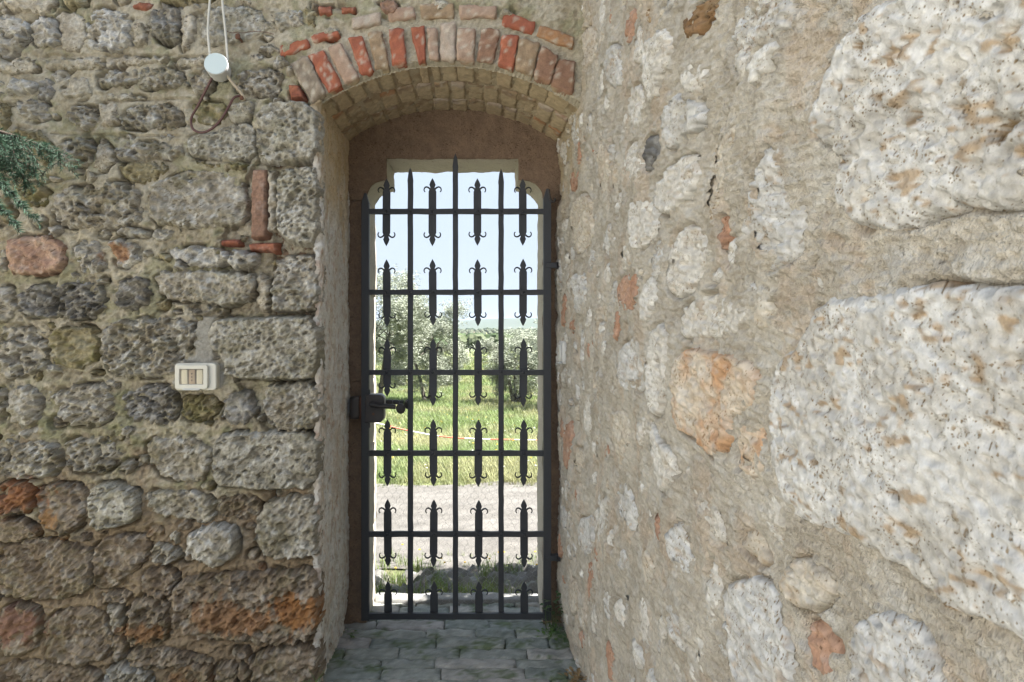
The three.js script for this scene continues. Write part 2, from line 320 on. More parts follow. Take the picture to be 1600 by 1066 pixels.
trace(0, 340, 2.961, `
p 45,110 120,90 280,95 305,150 300,240 200,265 70,265 40,200
w 350,120 450,110 485,170 480,240 400,265 350,220
w 510,110 560,102 640,130 648,200 600,235 540,220
t 0,150 33,160 33,250 0,262
t 0,320 60,325 80,400 60,470 0,490
d 100,330 260,302 400,302 488,332 488,430 420,468 270,470 110,455
d 542,310 620,272 700,290 700,390 620,430 547,400
w 800,140 950,130 1050,150 1055,200 960,238 860,210 790,180
w+ 1064,186 1100,160 1190,170 1190,220 1120,250 1067,230
t 720,250 960,242 1100,256 1190,275 1180,370 1080,410 900,396 740,370
t 1270,220 1330,180 1470,172 1476,420 1380,438 1267,428 1262,350
g+ 1000,468 1250,462 1478,462 1480,738 1300,748 1052,738 1044,660 965,560
t 492,490 620,464 900,472 908,560 838,650 815,738 560,738 502,700 482,580
t 0,512 120,502 228,540 236,620 220,700 100,738 0,738
m 242,520 420,492 462,560 458,640 400,700 280,690 243,620
t 42,782 120,772 190,800 200,900 150,968 70,958 46,880
t 250,820 350,767 490,772 538,830 528,920 440,968 300,950
d 580,810 720,772 815,795 828,900 780,963 650,950 572,890
d 1042,860 1090,802 1160,812 1192,900 1120,958 1034,940
t 1232,790 1300,767 1478,772 1478,978 1300,988 1228,920
m 840,830 1000,830 1020,890 920,958 850,920
t 0,790 35,800 40,890 0,940
t 880,398 1040,412 1040,446 900,448
r 1155,125 1275,122 1275,155 1160,150
r 1030,108 1110,105 1110,126 1030,126
t 560,40 700,60 690,92 560,88
c 1195,250 1250,300 1250,420 1195,430`, fu, (x, y) => fv(y), addFacade);
trace(0, 700, 2.913, `
t -10,0 220,-40 300,60 230,138 60,138 -10,110
t 312,-40 500,-50 560,50 480,118 350,108 312,66
t 662,-38 860,-50 958,-10 968,60 930,158 760,138 672,50
g+ 985,-62 1100,-72 1450,-72 1452,178 1200,188 1080,173 978,158
b+ 0,150 100,152 162,190 158,280 60,298 0,288
b 170,190 250,162 390,172 402,280 370,358 280,392 190,330
g+ 412,190 470,157 560,162 636,200 636,310 580,348 432,376
t 662,200 880,192 978,232 976,338 860,328 692,300
b 992,240 1080,212 1188,236 1188,290 1100,328 1002,310
t 1172,290 1250,232 1400,222 1444,260 1448,478 1400,498 1210,498 1163,430
w+ 852,400 940,352 1058,347 1088,400 1088,498 990,533 862,480
b 0,330 120,312 200,400 100,418 0,438
b 0,470 120,422 300,422 418,460 428,560 418,648 280,688 0,688
b 432,420 600,392 688,412 678,500 620,550 520,638 432,638
t 692,432 780,442 828,500 760,528 692,510
b 652,562 760,542 828,580 760,678 662,658
b+ 782,650 850,582 1000,572 1200,562 1440,547 1452,620 1448,820 1380,878 1200,878 1050,868 880,868 792,760
b 0,740 100,702 188,740 193,858 150,938 0,938
b 202,800 280,732 458,732 508,850 498,948 370,988 222,968
t 482,722 558,712 568,820 530,838
b 582,740 620,684 758,684 768,858 700,898 582,878
b 512,862 573,852 578,958 522,958
b 462,662 598,652 588,700 482,708
b 0,980 200,962 458,1010 458,1090 0,1090
w 472,1090 490,1002 560,982 688,1012 688,1090
o 772,1020 880,972 968,992 968,1090 782,1090
b 982,982 1078,962 1088,1090 982,1090
b 1092,982 1138,992 1132,1090 1092,1090
b 1152,962 1230,902 1440,884 1452,960 1448,1090 1162,1090
b 580,920 760,910 960,960 950,985 700,1000 590,980`, fu, (x, y) => fv(y), addFacade);
trace(420, 0, 3.136, `
w 60,60 158,55 168,110 80,120
m 172,40 238,60 230,130 182,120
r 245,40 310,40 315,75 255,80
r 355,45 425,40 420,60 360,70
r 100,420 150,425 175,480 110,480
t -40,120 30,100 40,180 -20,200`, fu, (x, y) => fv(y), addFacade);
for (const s of wallSet.list) {   // weathered-out slots seen in the photograph
  for (const [px, py, ra, rb, dep] of [[92, 475, 8, 17, 0.05], [318, 482, 9, 8, 0.05], [10, 768, 14, 10, 0.06], [30, 505, 12, 8, 0.03], [205, 470, 14, 9, 0.03], [60, 525, 12, 8, 0.03], [25, 560, 14, 7, 0.03]]) {
    const u = fu(px), v = fv(py); if (sd(s.P, u, v) > 0.004) (s.hole ||= []).push([u, v, ra / 401, rb / 401, dep]);
  }
}
function blob(u, v, ru, rv, n = 8) { const P = [], a0 = rnd() * 6; for (let i = 0; i < n; i++) { const a = a0 + i / n * 6.283, k = rr(0.72, 1.12); P.push([u + Math.cos(a) * ru * k, v + Math.sin(a) * rv * k]); } return P; }
const inArch = (u, v, m) => (u > LEFT - m && v < ARC.y + 0.6) || Math.hypot(u - ARC.x, v - ARC.y) < ARC.r + m && u > LEFT - 0.1;
for (let k = 0; k < 2600 && wallSet.list.length < 235; k++) {      // small stones and chips wedged between the large ones
  const u = rr(-1.9, 0.42), v = rr(0.05, 2.78), ru = rr(0.010, 0.045), rv = ru * rr(0.45, 0.9);
  if (inArch(u, v, 0.2) && u > -0.75) { if (Math.hypot(u - ARC.x, v - ARC.y) < ARC.r + 0.23 || u > 0.2) continue; }
  if (u > 0.15 && v > 2.2) continue;
  if (u > -0.66 && v < 2.3) continue; const over = u > -0.5 && v > 2.3; if (over && ru < 0.022) continue;
  const P = blob(u, v, ru, rv); if (!wallSet.free(P, 0.004)) continue;
  const kinds = over ? 'cckcp' : v < 0.75 ? 'bbobt' : v > 1.9 ? 'ccwtc' : 'tmtwm';
  addFacade(kinds[Math.floor(rnd() * 5)], P);
}
const inView = wallSet.list.length;
for (let v = 0.1; v < 3.5; v += 0.2) for (let u = -3.7 + rr(0, 0.1); u < 0.4; u += 0.3) {    // coursed rubble going on past the picture's edges
  if (u > -2.05 && v < 2.8) continue;
  const P = [[u + rr(0, 0.03), v + rr(0, 0.02)], [u + 0.12, v - rr(0, 0.02)], [u + rr(0.24, 0.28), v + rr(0, 0.03)], [u + rr(0.24, 0.28), v + rr(0.13, 0.17)], [u + 0.13, v + rr(0.14, 0.18)], [u + rr(0, 0.03), v + rr(0.12, 0.16)]];
  if (wallSet.free(P, 0.004)) addFacade('tgmtw'[Math.floor(rnd() * 5)], P);
}
const wall = thing('stone_wall', 'old courtyard wall of rough pitted stones around the brick-arched gateway', 'wall');
wallSet.list.forEach((s, i) => {
  const out = i >= inView, brick = s.kind === 'r' || s.kind === 'k';
  part(brick ? 'brick' : 'stone', stoneMesh(facade, s, out ? 0.014 : 0.005, out ? 0.014 : 0.005), brick ? M.brick : M.stone, wall);
});
const MORT = [0.56, 0.505, 0.395], MORT2 = [0.42, 0.365, 0.265], MORTG = [0.33, 0.32, 0.19], MORTB = [0.34, 0.25, 0.165];
const ruled = [[75, 88, 335, 88], [80, 210, 282, 214], [168, 158, 300, 155], [300, 250, 440, 255], [60, 288, 160, 272], [0, 288, 60, 286]].map(([a, b, c, d]) => [fu(a), fv(b), fu(c), fv(d)]);
function facadeMortar(u, v) {
  const d = wallSet.dist(u, v), ra = Math.hypot(u - ARC.x, v - ARC.y) - ARC.r;
  if (u > -0.628 && (v < ARC.y + 0.6 || ra < -0.012)) return null;
  let h = 0.003 + 0.008 * n3(u * 7, v * 7, 3) + 0.006 * n3(u * 21, v * 24, 4) + 0.004 * n3(u * 55, v * 60, 5) + 0.002 * n3(u * 110, v * 110, 6);
  const up = sst(1.75, 2.0, v + 0.15 * n3(u * 3, v * 3, 49)); h = h * (1 - 0.45 * up) + 0.008 * up;
  h -= 0.010 * (1 - 0.6 * up) * sst(0.3, 0.7, n3(u * 28, v * 34, 8)) + 0.03 * sst(0.42, 0.75, n3(u * 9, v * 14, 9)) * sst(-0.03, 0, d);
  h -= (v < 0.9 ? 0.014 : 0.005) * sst(-0.02, 0.0, d) + 0.035 * sst(-0.014, -0.003, d) * sst(0.15, 0.4, n3(u * 5, v * 5.5, 48));                                                     // raked-out joints
  for (const [a, b, c, e] of ruled) { const t = clamp((u - a) / (c - a)), dy = Math.abs(v - lerp(b, e, t) - 0.003 * n3(u * 12, 0, 2)); if (u > a && u < c) h -= 0.012 * (1 - sst(0.001, 0.0055, dy)); }
  if (ra < 0.24 && u > -0.80) h -= 0.016 * sst(0.24, 0.18, ra);
  if (ra < 0) h -= 0.03;
  const patch = Math.max(1 - Math.hypot((u - fu(316)) / 0.125, (v - fv(580)) / 0.085), Math.min(1 - Math.abs(u - fu(320)) / 0.045, (v - fv(590)) * 15, (fv(490) - v) * 15)) + 0.35 * n3(u * 14, v * 14, 7) + 0.15 * n3(u * 45, v * 45, 7), pk = sst(0, 0.3, patch);
  h = lerp(h, 0.013 + 0.003 * n3(u * 30, v * 30, 7), pk);
  const g = sst(0.0, 0.55, n3(u * 3.1, v * 3.6, 40) * 0.7 + n3(u * 17, v * 22, 41) * 0.5);
  let c = mix3(MORT, MORT2, sst(-0.4, 0.5, n3(u * 5, v * 5, 42) + 0.5 * n3(u * 33, v * 33, 43)));
  c = mix3(c, MORTG, clamp(g * 0.65 + 0.3 * sst(0.5, 0.75, v) * sst(1.45, 1.2, v) * sst(-0.2, 0.4, n3(u * 13, v * 16, 47))));
  c = mix3(c, MORTB, sst(1.0, 0.55, v + 0.25 * n3(u * 4, v * 4, 44) + 0.12 * n3(u * 15, v * 15, 46)) * 0.85);   // earthen mortar in the lowest courses
  if (ra < 0.2 && u > -0.66) c = mix3(c, [0.56, 0.50, 0.39], 0.7);
  c = mix3(c, [0.40, 0.385, 0.35], pk * 0.9);
  const k = 1 + 0.18 * n3(u * 80, v * 80, 45); c = [c[0] * k, c[1] * k, c[2] * k];
  return [h, c, d < 0.026];
}
part('mortar', field(facade, [...span(-5.6, -3.8, 0.06), ...span(-3.8, -1.9, 0.018).slice(1), ...span(-1.9, 0.445, 0.005).slice(1)], [...span(-0.1, 0, 0.05), ...span(0, 2.78, 0.005).slice(1), ...span(2.78, 3.8, 0.018).slice(1)], facadeMortar), M.mortar, wall);
// body of the wall behind the face, with the gateway left open
part('wall_core', mergeGeometries([bx(5.0, 3.9, ZO - ZF - 0.06, LEFT - 0.045 - 2.5, 1.84, -(ZF + ZO) / 2 - 0.02), bx(1.2, 1.12, ZO - ZF - 0.06, -0.1, 2.67 + 0.56, -(ZF + ZO) / 2 - 0.02)]), M.block, wall);

// plastered left reveal
const reveal = new Frame(new THREE.Vector3(LEFT, 0, -ZF), new THREE.Vector3(0, 0, -1), new THREE.Vector3(1, 0, 0));
part('reveal_plaster', field(reveal, [...span(-0.0, 0.05, 0.004), ...span(0.05, 0.64, 0.008).slice(1)], span(-0.03, 2.42, 0.006), (u, v) => {
  const e = Math.max(0, 0.022 - u); let h = -(0.022 - Math.sqrt(Math.max(0, 0.022 * 0.022 - e * e)));
  h += 0.007 * n3(u * 4, v * 2.2, 61) + 0.004 * n3(u * 22, v * 9, 62) + 0.0022 * n3(u * 60, v * 26, 63) - 0.007 * sst(0.35, 0.75, n3(u * 48, v * 20, 64)) - 0.004 * sst(0.3, 0.7, n3(u * 95, v * 50, 65));
  h -= 0.012 * sst(0.5, 0.75, n3(u * 12, v * 5, 66)) + 0.012 * sst(0.25, 0.0, v);
  if (u < 0.02) h += 0.006 * n3(u * 20, v * 24, 67);
  let c = mix3([0.80, 0.785, 0.75], [0.70, 0.63, 0.55], sst(0.05, 0.7, n3(u * 10, v * 3.2, 68) + 0.5 * n3(u * 40, v * 18, 69)));
  c = mix3(c, [0.50, 0.33, 0.23], sst(0.42, 0.62, n3(u * 34, v * 15, 70)) * 0.6);
  c = mix3(c, [0.58, 0.43, 0.23], sst(1.75, 2.15, v + 0.2 * n3(u * 9, v * 5, 71)) * 0.75);          // older ochre wash on the upper part
  const k = 1 + 0.12 * n3(u * 90, v * 60, 72); return [h, [c[0] * k, c[1] * k, c[2] * k], true];
}), M.pale, wall);

// brick arch: front ring as in the photograph, rows of bricks on the soffit behind
const arch = group('brick_arch', wall);
const LIME = [0.56, 0.45, 0.29];
const BR = { R: [[0.46, 0.155, 0.085], [0.38, 0.125, 0.075]], P: [[0.50, 0.36, 0.27], [0.44, 0.30, 0.22]], T: [[0.42, 0.30, 0.19], [0.33, 0.235, 0.15]], L: [[0.54, 0.45, 0.37], [0.48, 0.38, 0.30]], B: [[0.36, 0.21, 0.135], [0.29, 0.165, 0.11]], O: [[0.48, 0.27, 0.14], [0.42, 0.23, 0.12]], K: [[0.36, 0.29, 0.22], [0.27, 0.215, 0.16]] };
let archSeed = 300;
function archBrick(q, kind, depth, proud, soffit) {
  const s = archSeed += 3.3, [A, B] = BR[kind], mx = (a, b, k) => [a[0] + (a[0] - b[0]) * k, a[1] + (a[1] - b[1]) * k];
  if (soffit && proud > 0) q = [mx(q[0], q[1], 0.09), mx(q[1], q[0], 0.09), mx(q[2], q[3], 0.09), mx(q[3], q[2], 0.09)];
  const w = Math.hypot(q[1][0] - q[0][0], q[1][1] - q[0][1]), hgt = Math.hypot(q[3][0] - q[0][0], q[3][1] - q[0][1]), hz = depth / 2;
  const g = blockGeo(w, hgt, depth, {
    r: 0.007, amp: 0.004, freq: 16, amp2: 0.0022, seed: s, seg: 0.012,
    colour: (x, y, z) => {
      let c = mix3(A, B, sst(-0.5, 0.5, n3(x * 18, y * 18, z * 18 + s)));
      c = mix3(c, [0.60, 0.54, 0.44], 0.75 * sst(0.25, 0.6, n3(x * 26, y * 26, z * 26 + s + 9) * 0.7 + 0.4 * n3(x * 80, y * 80, s)));
      if (soffit) c = mix3(c, LIME, sst(-hgt / 2 + 0.035, -hgt / 2 + 0.012, y) * sst(0.0, 0.035, hz - z - 0.02 + 0.035 * n3(x * 15, s, z * 15)) * 0.9);     // old lime wash on the underside
      const k = 1 + 0.16 * n3(x * 90, y * 90, z * 90); return [c[0] * k, c[1] * k, c[2] * k];
    },
    map: (v, hx, hy, hzz) => {
      const a = v.x / (2 * hx) + 0.5, b = 0.5 - v.y / (2 * hy);
      const x = lerp(lerp(q[0][0], q[1][0], a), lerp(q[3][0], q[2][0], a), b), y = lerp(lerp(q[0][1], q[1][1], a), lerp(q[3][1], q[2][1], a), b);
      v.set(x, y, -ZF + proud + v.z - hzz);
    },
  });
  return part('brick', g, M.brick, arch);
}
const onArc = ([u, v]) => { const a = Math.atan2(v - ARC.y, u - ARC.x), r = ARC.r + rr(-0.004, 0.006); return [ARC.x + Math.cos(a) * r, ARC.y + Math.sin(a) * r]; };
trace(420, 0, 3.136, `
K 105,310 185,275 255,430 195,478
R 197,272 262,245 333,378 272,410
P 292,232 350,210 412,322 345,350
R 390,187 450,172 492,298 438,318
T 492,162 550,152 578,296 512,304
R 590,148 655,142 668,300 606,306
R 700,138 760,128 768,295 734,300
P 778,140 822,136 832,297 792,300
L 846,117 912,108 912,297 846,300
P 930,140 1005,140 1002,300 924,297
B 1048,142 1130,146 1092,316 1022,304
R 1150,172 1222,178 1197,336 1126,326
T 1232,192 1322,212 1290,366 1208,350
B 1338,228 1412,268 1372,420 1300,388
B 1428,284 1500,296 1494,462 1384,432`, fu, (x, y) => fv(y), (k, q) => { q[2] = onArc(q[2]); q[3] = onArc(q[3]); archBrick(q, k, 0.235, rr(0.006, 0.016), true); });
trace(420, 0, 3.136, `
R 48,232 190,187 203,235 62,288
R 207,172 345,156 353,182 220,214
L 400,92 550,62 554,120 412,148
P 582,46 714,32 717,94 592,108
T 742,22 908,17 913,90 746,94
P 932,27 1118,32 1118,90 936,94
R 1146,62 1308,106 1290,174 1142,125
O 1327,122 1496,186 1490,245 1312,180`, fu, (x, y) => fv(y), (k, q) => archBrick(q, k, 0.12, rr(0.006, 0.014), false));
for (let row = 0; row < 2; row++) {
  const z0 = 0.243 + row * 0.205, dep = 0.197 - row * 0.02; let a = 2.165;
  while (a > 0.955) {
    const wa = rr(0.058, 0.078) / ARC.r, a1 = a - wa, pt = (t, r) => [ARC.x + Math.cos(t) * r, ARC.y + Math.sin(t) * r], rj = ARC.r + rr(-0.003, 0.006);
    archBrick([pt(a, rj + 0.07), pt(a1, rj + 0.07), pt(a1, rj), pt(a, rj)], 'TLPTLOTT'[Math.floor(rnd() * 8)], dep, -z0, true);
    a = a1 - rr(0.006, 0.012) / ARC.r;
  }
}
{ // lime mortar of the vault, behind the bricks
  const va = span(0.93, 2.19, 0.012), vz = span(0.004, 0.64, 0.012), pos = [], col = [], uv = [], ix = [];
  va.forEach((a, i) => vz.forEach((z, j) => { const r = ARC.r + 0.006 + 0.003 * n3(a * 20, z * 20, 80) + 0.004 * n3(a * 50, z * 50, 81); pos.push(ARC.x + Math.cos(a) * r, ARC.y + Math.sin(a) * r, -ZF - z); uv.push(a * ARC.r, z); const c = mix3([0.54, 0.45, 0.31], [0.42, 0.32, 0.20], sst(-0.3, 0.5, n3(a * 9, z * 9, 82))); col.push(...c); if (i && j) { const n = vz.length, k = i * n + j; ix.push(k, k - n, k - n - 1, k, k - n - 1, k - 1); } }));
  const g = new THREE.BufferGeometry(); g.setAttribute('position', new THREE.Float32BufferAttribute(pos, 3)); g.setAttribute('color', new THREE.Float32BufferAttribute(col, 3)); g.setAttribute('uv', new THREE.Float32BufferAttribute(uv, 2)); g.setIndex(ix); g.computeVertexNormals();
  part('vault_mortar', g, M.mortar, arch);
}

// stone frame that the gate closes: tympanum, lintel, shouldered corbels, jamb blocks
const frame = group('gate_frame', wall);
const OL = -0.531, OR = 0.322, LB = 2.227, NL = -0.4356, NR = 0.2055, AR = 0.098;
const tess = new TessellateModifier(0.022, 7);
function dressed(name, shape, depth, z, seed, amp, material) {
  let g = new THREE.ExtrudeGeometry(shape, { depth, bevelEnabled: true, bevelSize: 0.005, bevelThickness: 0.005, bevelSegments: 2, curveSegments: 18 }); g.translate(0, 0, z - depth);
  g = tess.modify(g); g.deleteAttribute('normal'); g.deleteAttribute('uv'); g = mergeVertices(g, 1e-4);
  const p = g.attributes.position, uv = new Float32Array(p.count * 2);
  for (let i = 0; i < p.count; i++) {
    const x = p.getX(i), y = p.getY(i), zz = p.getZ(i); uv[i * 2] = x + zz * 0.7; uv[i * 2 + 1] = y + zz * 0.8;
    const f = (k, o) => n3(x * k, y * k, zz * k + o), d = (o) => amp * (f(9, seed + o) + 0.6 * f(26, seed + o + 3) + 0.4 * f(60, seed + o + 5));
    p.setXYZ(i, x + d(0), y + d(30), zz + 1.3 * d(60));
  }
  g.setAttribute('uv', new THREE.BufferAttribute(uv, 2)); g.computeVertexNormals();
  return part(name, g, material, frame);
}
function shadeFronted(name, shape, depth, z, seed) { dressed('render_coat', shape, 0.006, z, seed, 0.0022, M.block); return dressed(name, shape, depth - 0.02, z - 0.019, seed, 0.0035, M.limestone); }  // brown front layer: shade under the arch is put into its colour
const poly = (pts) => { const s = new THREE.Shape(); pts.forEach(([x, y], i) => i ? s.lineTo(x, y) : s.moveTo(x, y)); return s; };
{
  const FZ = -ZB, TH = 0.29, RX = 0.42;
  const lb = []; for (let i = 0; i <= 24; i++) { const a = lerp(0.96, 2.17, i / 24); lb.push([ARC.x + Math.cos(a) * (ARC.r + 0.05), ARC.y + Math.sin(a) * (ARC.r + 0.05)]); } lb.push([LEFT - 0.03, LB + 0.002]); lb.push([NL - 0.02, LB + 0.002]); for (let i = 0; i <= 12; i++) { const x = lerp(NL, NR, i / 12); lb.push([x, LB + 0.003 * n3(x * 14, 3, 1)]); } lb.push([RX, LB + 0.002]);
  shadeFronted('lintel', poly(lb), TH, FZ, 520);
  const cl = new THREE.Shape(); cl.moveTo(LEFT - 0.03, LB - 0.004); cl.lineTo(NL, LB - 0.004); cl.lineTo(NL, LB - 0.102); cl.absarc(NL, LB - 0.2, AR, Math.PI / 2, Math.PI, false); cl.lineTo(LEFT - 0.03, LB - 0.2);
  shadeFronted('corbel', cl, TH, FZ + 0.002, 540);
  const cr = new THREE.Shape(); cr.moveTo(RX, LB - 0.004); cr.lineTo(RX, LB - 0.2); cr.lineTo(NR + AR + 0.019, LB - 0.2); cr.absarc(NR + 0.019, LB - 0.2, AR, 0, Math.PI / 2, false); cr.lineTo(NR, LB - 0.102); cr.lineTo(NR, LB - 0.004);
  shadeFronted('corbel', cr, TH, FZ + 0.001, 560);
  for (const [x0, x1, cuts] of [[LEFT - 0.03, OL, [-0.05, 0.42, 0.83, 1.16, 1.58, LB - 0.205]], [OR, RX, [-0.05, 0.30, 0.74, 1.30, 1.72, LB - 0.205]]])
    for (let i = 0; i < cuts.length - 1; i++) shadeFronted('jamb_stone', poly([[x0, cuts[i]], [x1 + rr(-0.004, 0.004), cuts[i]], [x1 + rr(-0.004, 0.004), cuts[i + 1] - 0.005], [x0, cuts[i + 1] - 0.005]]), TH, FZ + rr(-0.004, 0.003), 580 + i * 7 + x0 * 40);
}

// ------------------------------------------------------------------ pale wall on the right
const RA = 0.4831, RB = 0.03, RL = Math.hypot(1, RB);
const side = new Frame(new THREE.Vector3(RA, 0, 0), new THREE.Vector3(-RB, 0, -1), new THREE.Vector3(-1, 0, RB));
const zOf = (px) => RA / ((px - CX) / F + RB);
const su = (px) => zOf(px) * RL, sv = (px, py) => EYE - (py - CY) / F * zOf(px);
const sideSet = new StoneSet();
const swell = (u, v) => 0.014 * n3(u * 1.3, v * 1.3, 5) + 0.006 * n3(u * 4, v * 4, 6) - 0.02 * sst(0.25, 0, v);
const addSide = (k, P, opt = {}) => {
  const plus = k[1] === '+', near = P.reduce((a, p) => Math.min(a, p[0]), 9);
  return sideSet.add(P, k[0], { base: -0.012, prot: (plus ? rr(0.020, 0.025) : rr(0.012, 0.018)), r: plus ? 0.010 : rr(0.008, 0.018), wob: near < 1.2 ? 0.0045 : 0.006, rough: rr(0.8, 1.2), tu: rr(-0.04, 0.04), tv: rr(-0.05, 0.03), swell, f: near < 0.9 ? 1.7 : near < 1.3 ? 1.3 : 1, ...opt });
};
trace(850, 0, 2, `
W+ 320,140 360,110 400,90 412,130 405,190 380,240 360,310 330,320 320,240
W 430,240 470,190 500,185 520,240 500,285 470,295 440,280
G+ 375,340 420,300 470,305 495,340 490,390 430,430 390,470 370,420
W 250,290 290,260 315,290 310,370 290,400 250,380
W 258,470 285,430 300,470 315,520 310,570 280,580 258,540
D 310,450 345,415 358,450 350,510 325,540 312,500
W+ 350,580 400,510 440,480 470,500 470,570 440,620 380,675 345,650
W 268,640 300,620 345,640 352,720 330,770 285,780 265,720
W 390,760 440,700 480,720 500,760 480,850 450,910 410,930 385,880
P 225,890 290,840 305,890 300,950 260,985 235,960
P 537,690 558,670 564,738 550,780 538,750
W 566,760 590,740 598,820 570,835 556,800
G 610,700 650,600 700,480 780,440 808,600 800,780 720,840 660,840 640,780
G 585,90 620,20 700,-20 800,-20 800,90 762,122 700,112 640,190 600,220
W+ 610,195 645,155 662,180 650,255 620,248
W+ 668,220 704,145 768,135 740,200 702,268 678,272
H 440,70 480,20 540,-10 530,60 490,110 450,120
W 420,980 470,930 520,920 560,930 630,970 620,1030 560,1056 430,1056
C 480,600 520,430 560,370 630,360 622,420 580,540 540,640 500,720
G 195,150 240,140 240,260 210,280 195,220
C 110,100 150,80 160,180 130,220 112,180
P 70,540 105,530 105,580 75,605
C 80,640 120,600 150,640 145,760 100,800 82,740
C 160,420 195,400 205,520 190,640 165,600
G 90,860 130,850 135,960 100,990
H 318,60 345,20 350,70 335,110 320,95`, su, sv, addSide);
trace(850, 533, 2, `
W+ 335,60 350,-30 385,-60 400,0 390,150 380,220 355,238 335,180
G 245,20 290,-20 325,0 330,100 325,155 255,155 245,100
W+ 345,242 375,310 420,350 428,420 410,455 372,475 355,390 345,320
W 440,390 480,400 510,470 550,540 570,620 545,640 510,570 470,480
O+ 420,60 470,20 540,40 600,40 676,100 676,180 640,218 600,230 590,330 540,370 500,320 430,270 420,160
O 604,262 650,240 690,320 680,420 640,440 612,380
G+ 560,770 620,740 680,745 730,800 740,900 780,980 760,1090 620,1090 580,980 560,870
C 220,230 245,208 270,240 265,340 245,400 225,340
W 300,250 325,232 332,280 318,330 300,310
G 400,590 440,560 460,640 470,720 440,750 405,680
W 505,760 525,675 540,740 540,860 520,915 508,860
W 295,810 310,790 325,870 335,960 315,990 298,900
G 400,820 440,800 470,880 462,980 430,960 400,900
W 474,900 500,895 515,960 520,1040 482,1040
W+ 285,930 300,960 315,1010 295,1025 285,980
C 310,680 340,650 360,720 345,780 320,750
G 225,450 260,440 285,520 280,600 250,590 228,520
C 615,600 650,590 690,690 660,695 612,650
P 65,270 85,240 86,400 65,390
P 140,700 160,680 165,800 145,830
C 95,330 125,340 120,420 98,410
G 110,560 150,540 160,640 130,680 112,640
C 75,760 105,740 112,840 85,860
W 170,500 200,480 205,600 180,640`, su, sv, addSide);
addSide('C+', [[1222, 905], [1238, 880], [1265, 878], [1288, 895], [1302, 930], [1270, 950], [1250, 952], [1228, 930]].map(([x, y]) => [su(x), sv(x, y)]));
addSide('G+', [[1335, 1003], [1345, 975], [1375, 961], [1415, 961], [1445, 978], [1465, 1008], [1480, 1090], [1325, 1090], [1330, 1033]].map(([x, y]) => [su(x), sv(x, y)]));
addSide('B+', [[1275, 468], [1360, 463], [1400, 453], [1480, 446], [1540, 455], [1680, 448], [1680, 1030], [1550, 973], [1480, 933], [1410, 878], [1350, 838], [1290, 825], [1240, 800], [1215, 720], [1205, 640], [1212, 575], [1257, 530]].map(([x, y]) => [su(x), sv(x, y)]), { rough: 0.8, f: 1.3, r: 0.014, hole: [[1420, 772, 14, 7, 0.012], [1385, 700, 6, 8, 0.012], [1290, 722, 14, 7, 0.01]].map(([x, y, a, b, d]) => [su(x), sv(x, y), a / 1600, b / 1600, d]) });
addSide('B+', [[1370, 10], [1450, -25], [1680, -25], [1680, 300], [1550, 322], [1480, 318], [1410, 345], [1370, 362], [1325, 345], [1305, 300], [1315, 240], [1278, 200], [1292, 145], [1330, 60]].map(([x, y]) => [su(x), sv(x, y)]), { rough: 1.0, f: 1.3, r: 0.016, hole: [[1545, 205, 30, 16, 0.022], [1415, 180, 18, 16, 0.016], [1490, 170, 24, 16, 0.012], [1362, 70, 12, 8, 0.014], [1330, 135, 9, 9, 0.012], [1380, 155, 12, 20, 0.012], [1320, 250, 10, 10, 0.014]].map(([x, y, a, b, d]) => [su(x), sv(x, y), a / 1700, b / 1700, d]) });
for (let k = 0; k < 12000 && sideSet.list.length < 268; k++) {
  const u = Math.pow(rnd(), 0.65) * 2.5 + 0.75, v = rr(Math.max(0.02, EYE - 0.55 * u), EYE + 0.52 * u), big = u > 1.2 ? 1 : 0.6, ru = rr(0.012, 0.075) * big, rv = ru * rr(0.6, 1.5);
  const P = blob(u, v, ru, rv, 9); if (!sideSet.free(P, 0.012)) continue;
  addSide('CWGCWWGPGW'[Math.floor(rnd() * 10)], P);
}
const sideInView = sideSet.list.length;
for (let k = 0; k < 900 && sideSet.list.length < 300; k++) {
  const u = rr(-1.4, 3.0), v = rr(0.1, 2.85); if (u > 0.5 && Math.abs(v - EYE) < 0.56 * u + 0.05) continue;
  const ru = rr(0.05, 0.14), P = blob(u, v, ru, ru * rr(0.6, 1), 9); if (sideSet.free(P, 0.012)) addSide('CWGC'[Math.floor(rnd() * 4)], P);
}
const sideWall = thing('side_wall', 'pale limestone rubble wall with flush mortar at right angles to the gate', 'wall');
const cellOf = (u) => [clamp(2.2 * u * u / 310, 0.003, 0.011), clamp(1.9 * u / 683, 0.0028, 0.0065)];
sideSet.list.forEach((s, i) => { const [du, dv] = i >= sideInView ? [0.016, 0.016] : cellOf(Math.max(0.6, (s.u0 * 2 + s.uc) / 3)); part('stone', stoneMesh(side, s, du, dv), M.pale, sideWall); });
const SM = [0.60, 0.555, 0.48], SM2 = [0.49, 0.445, 0.375];
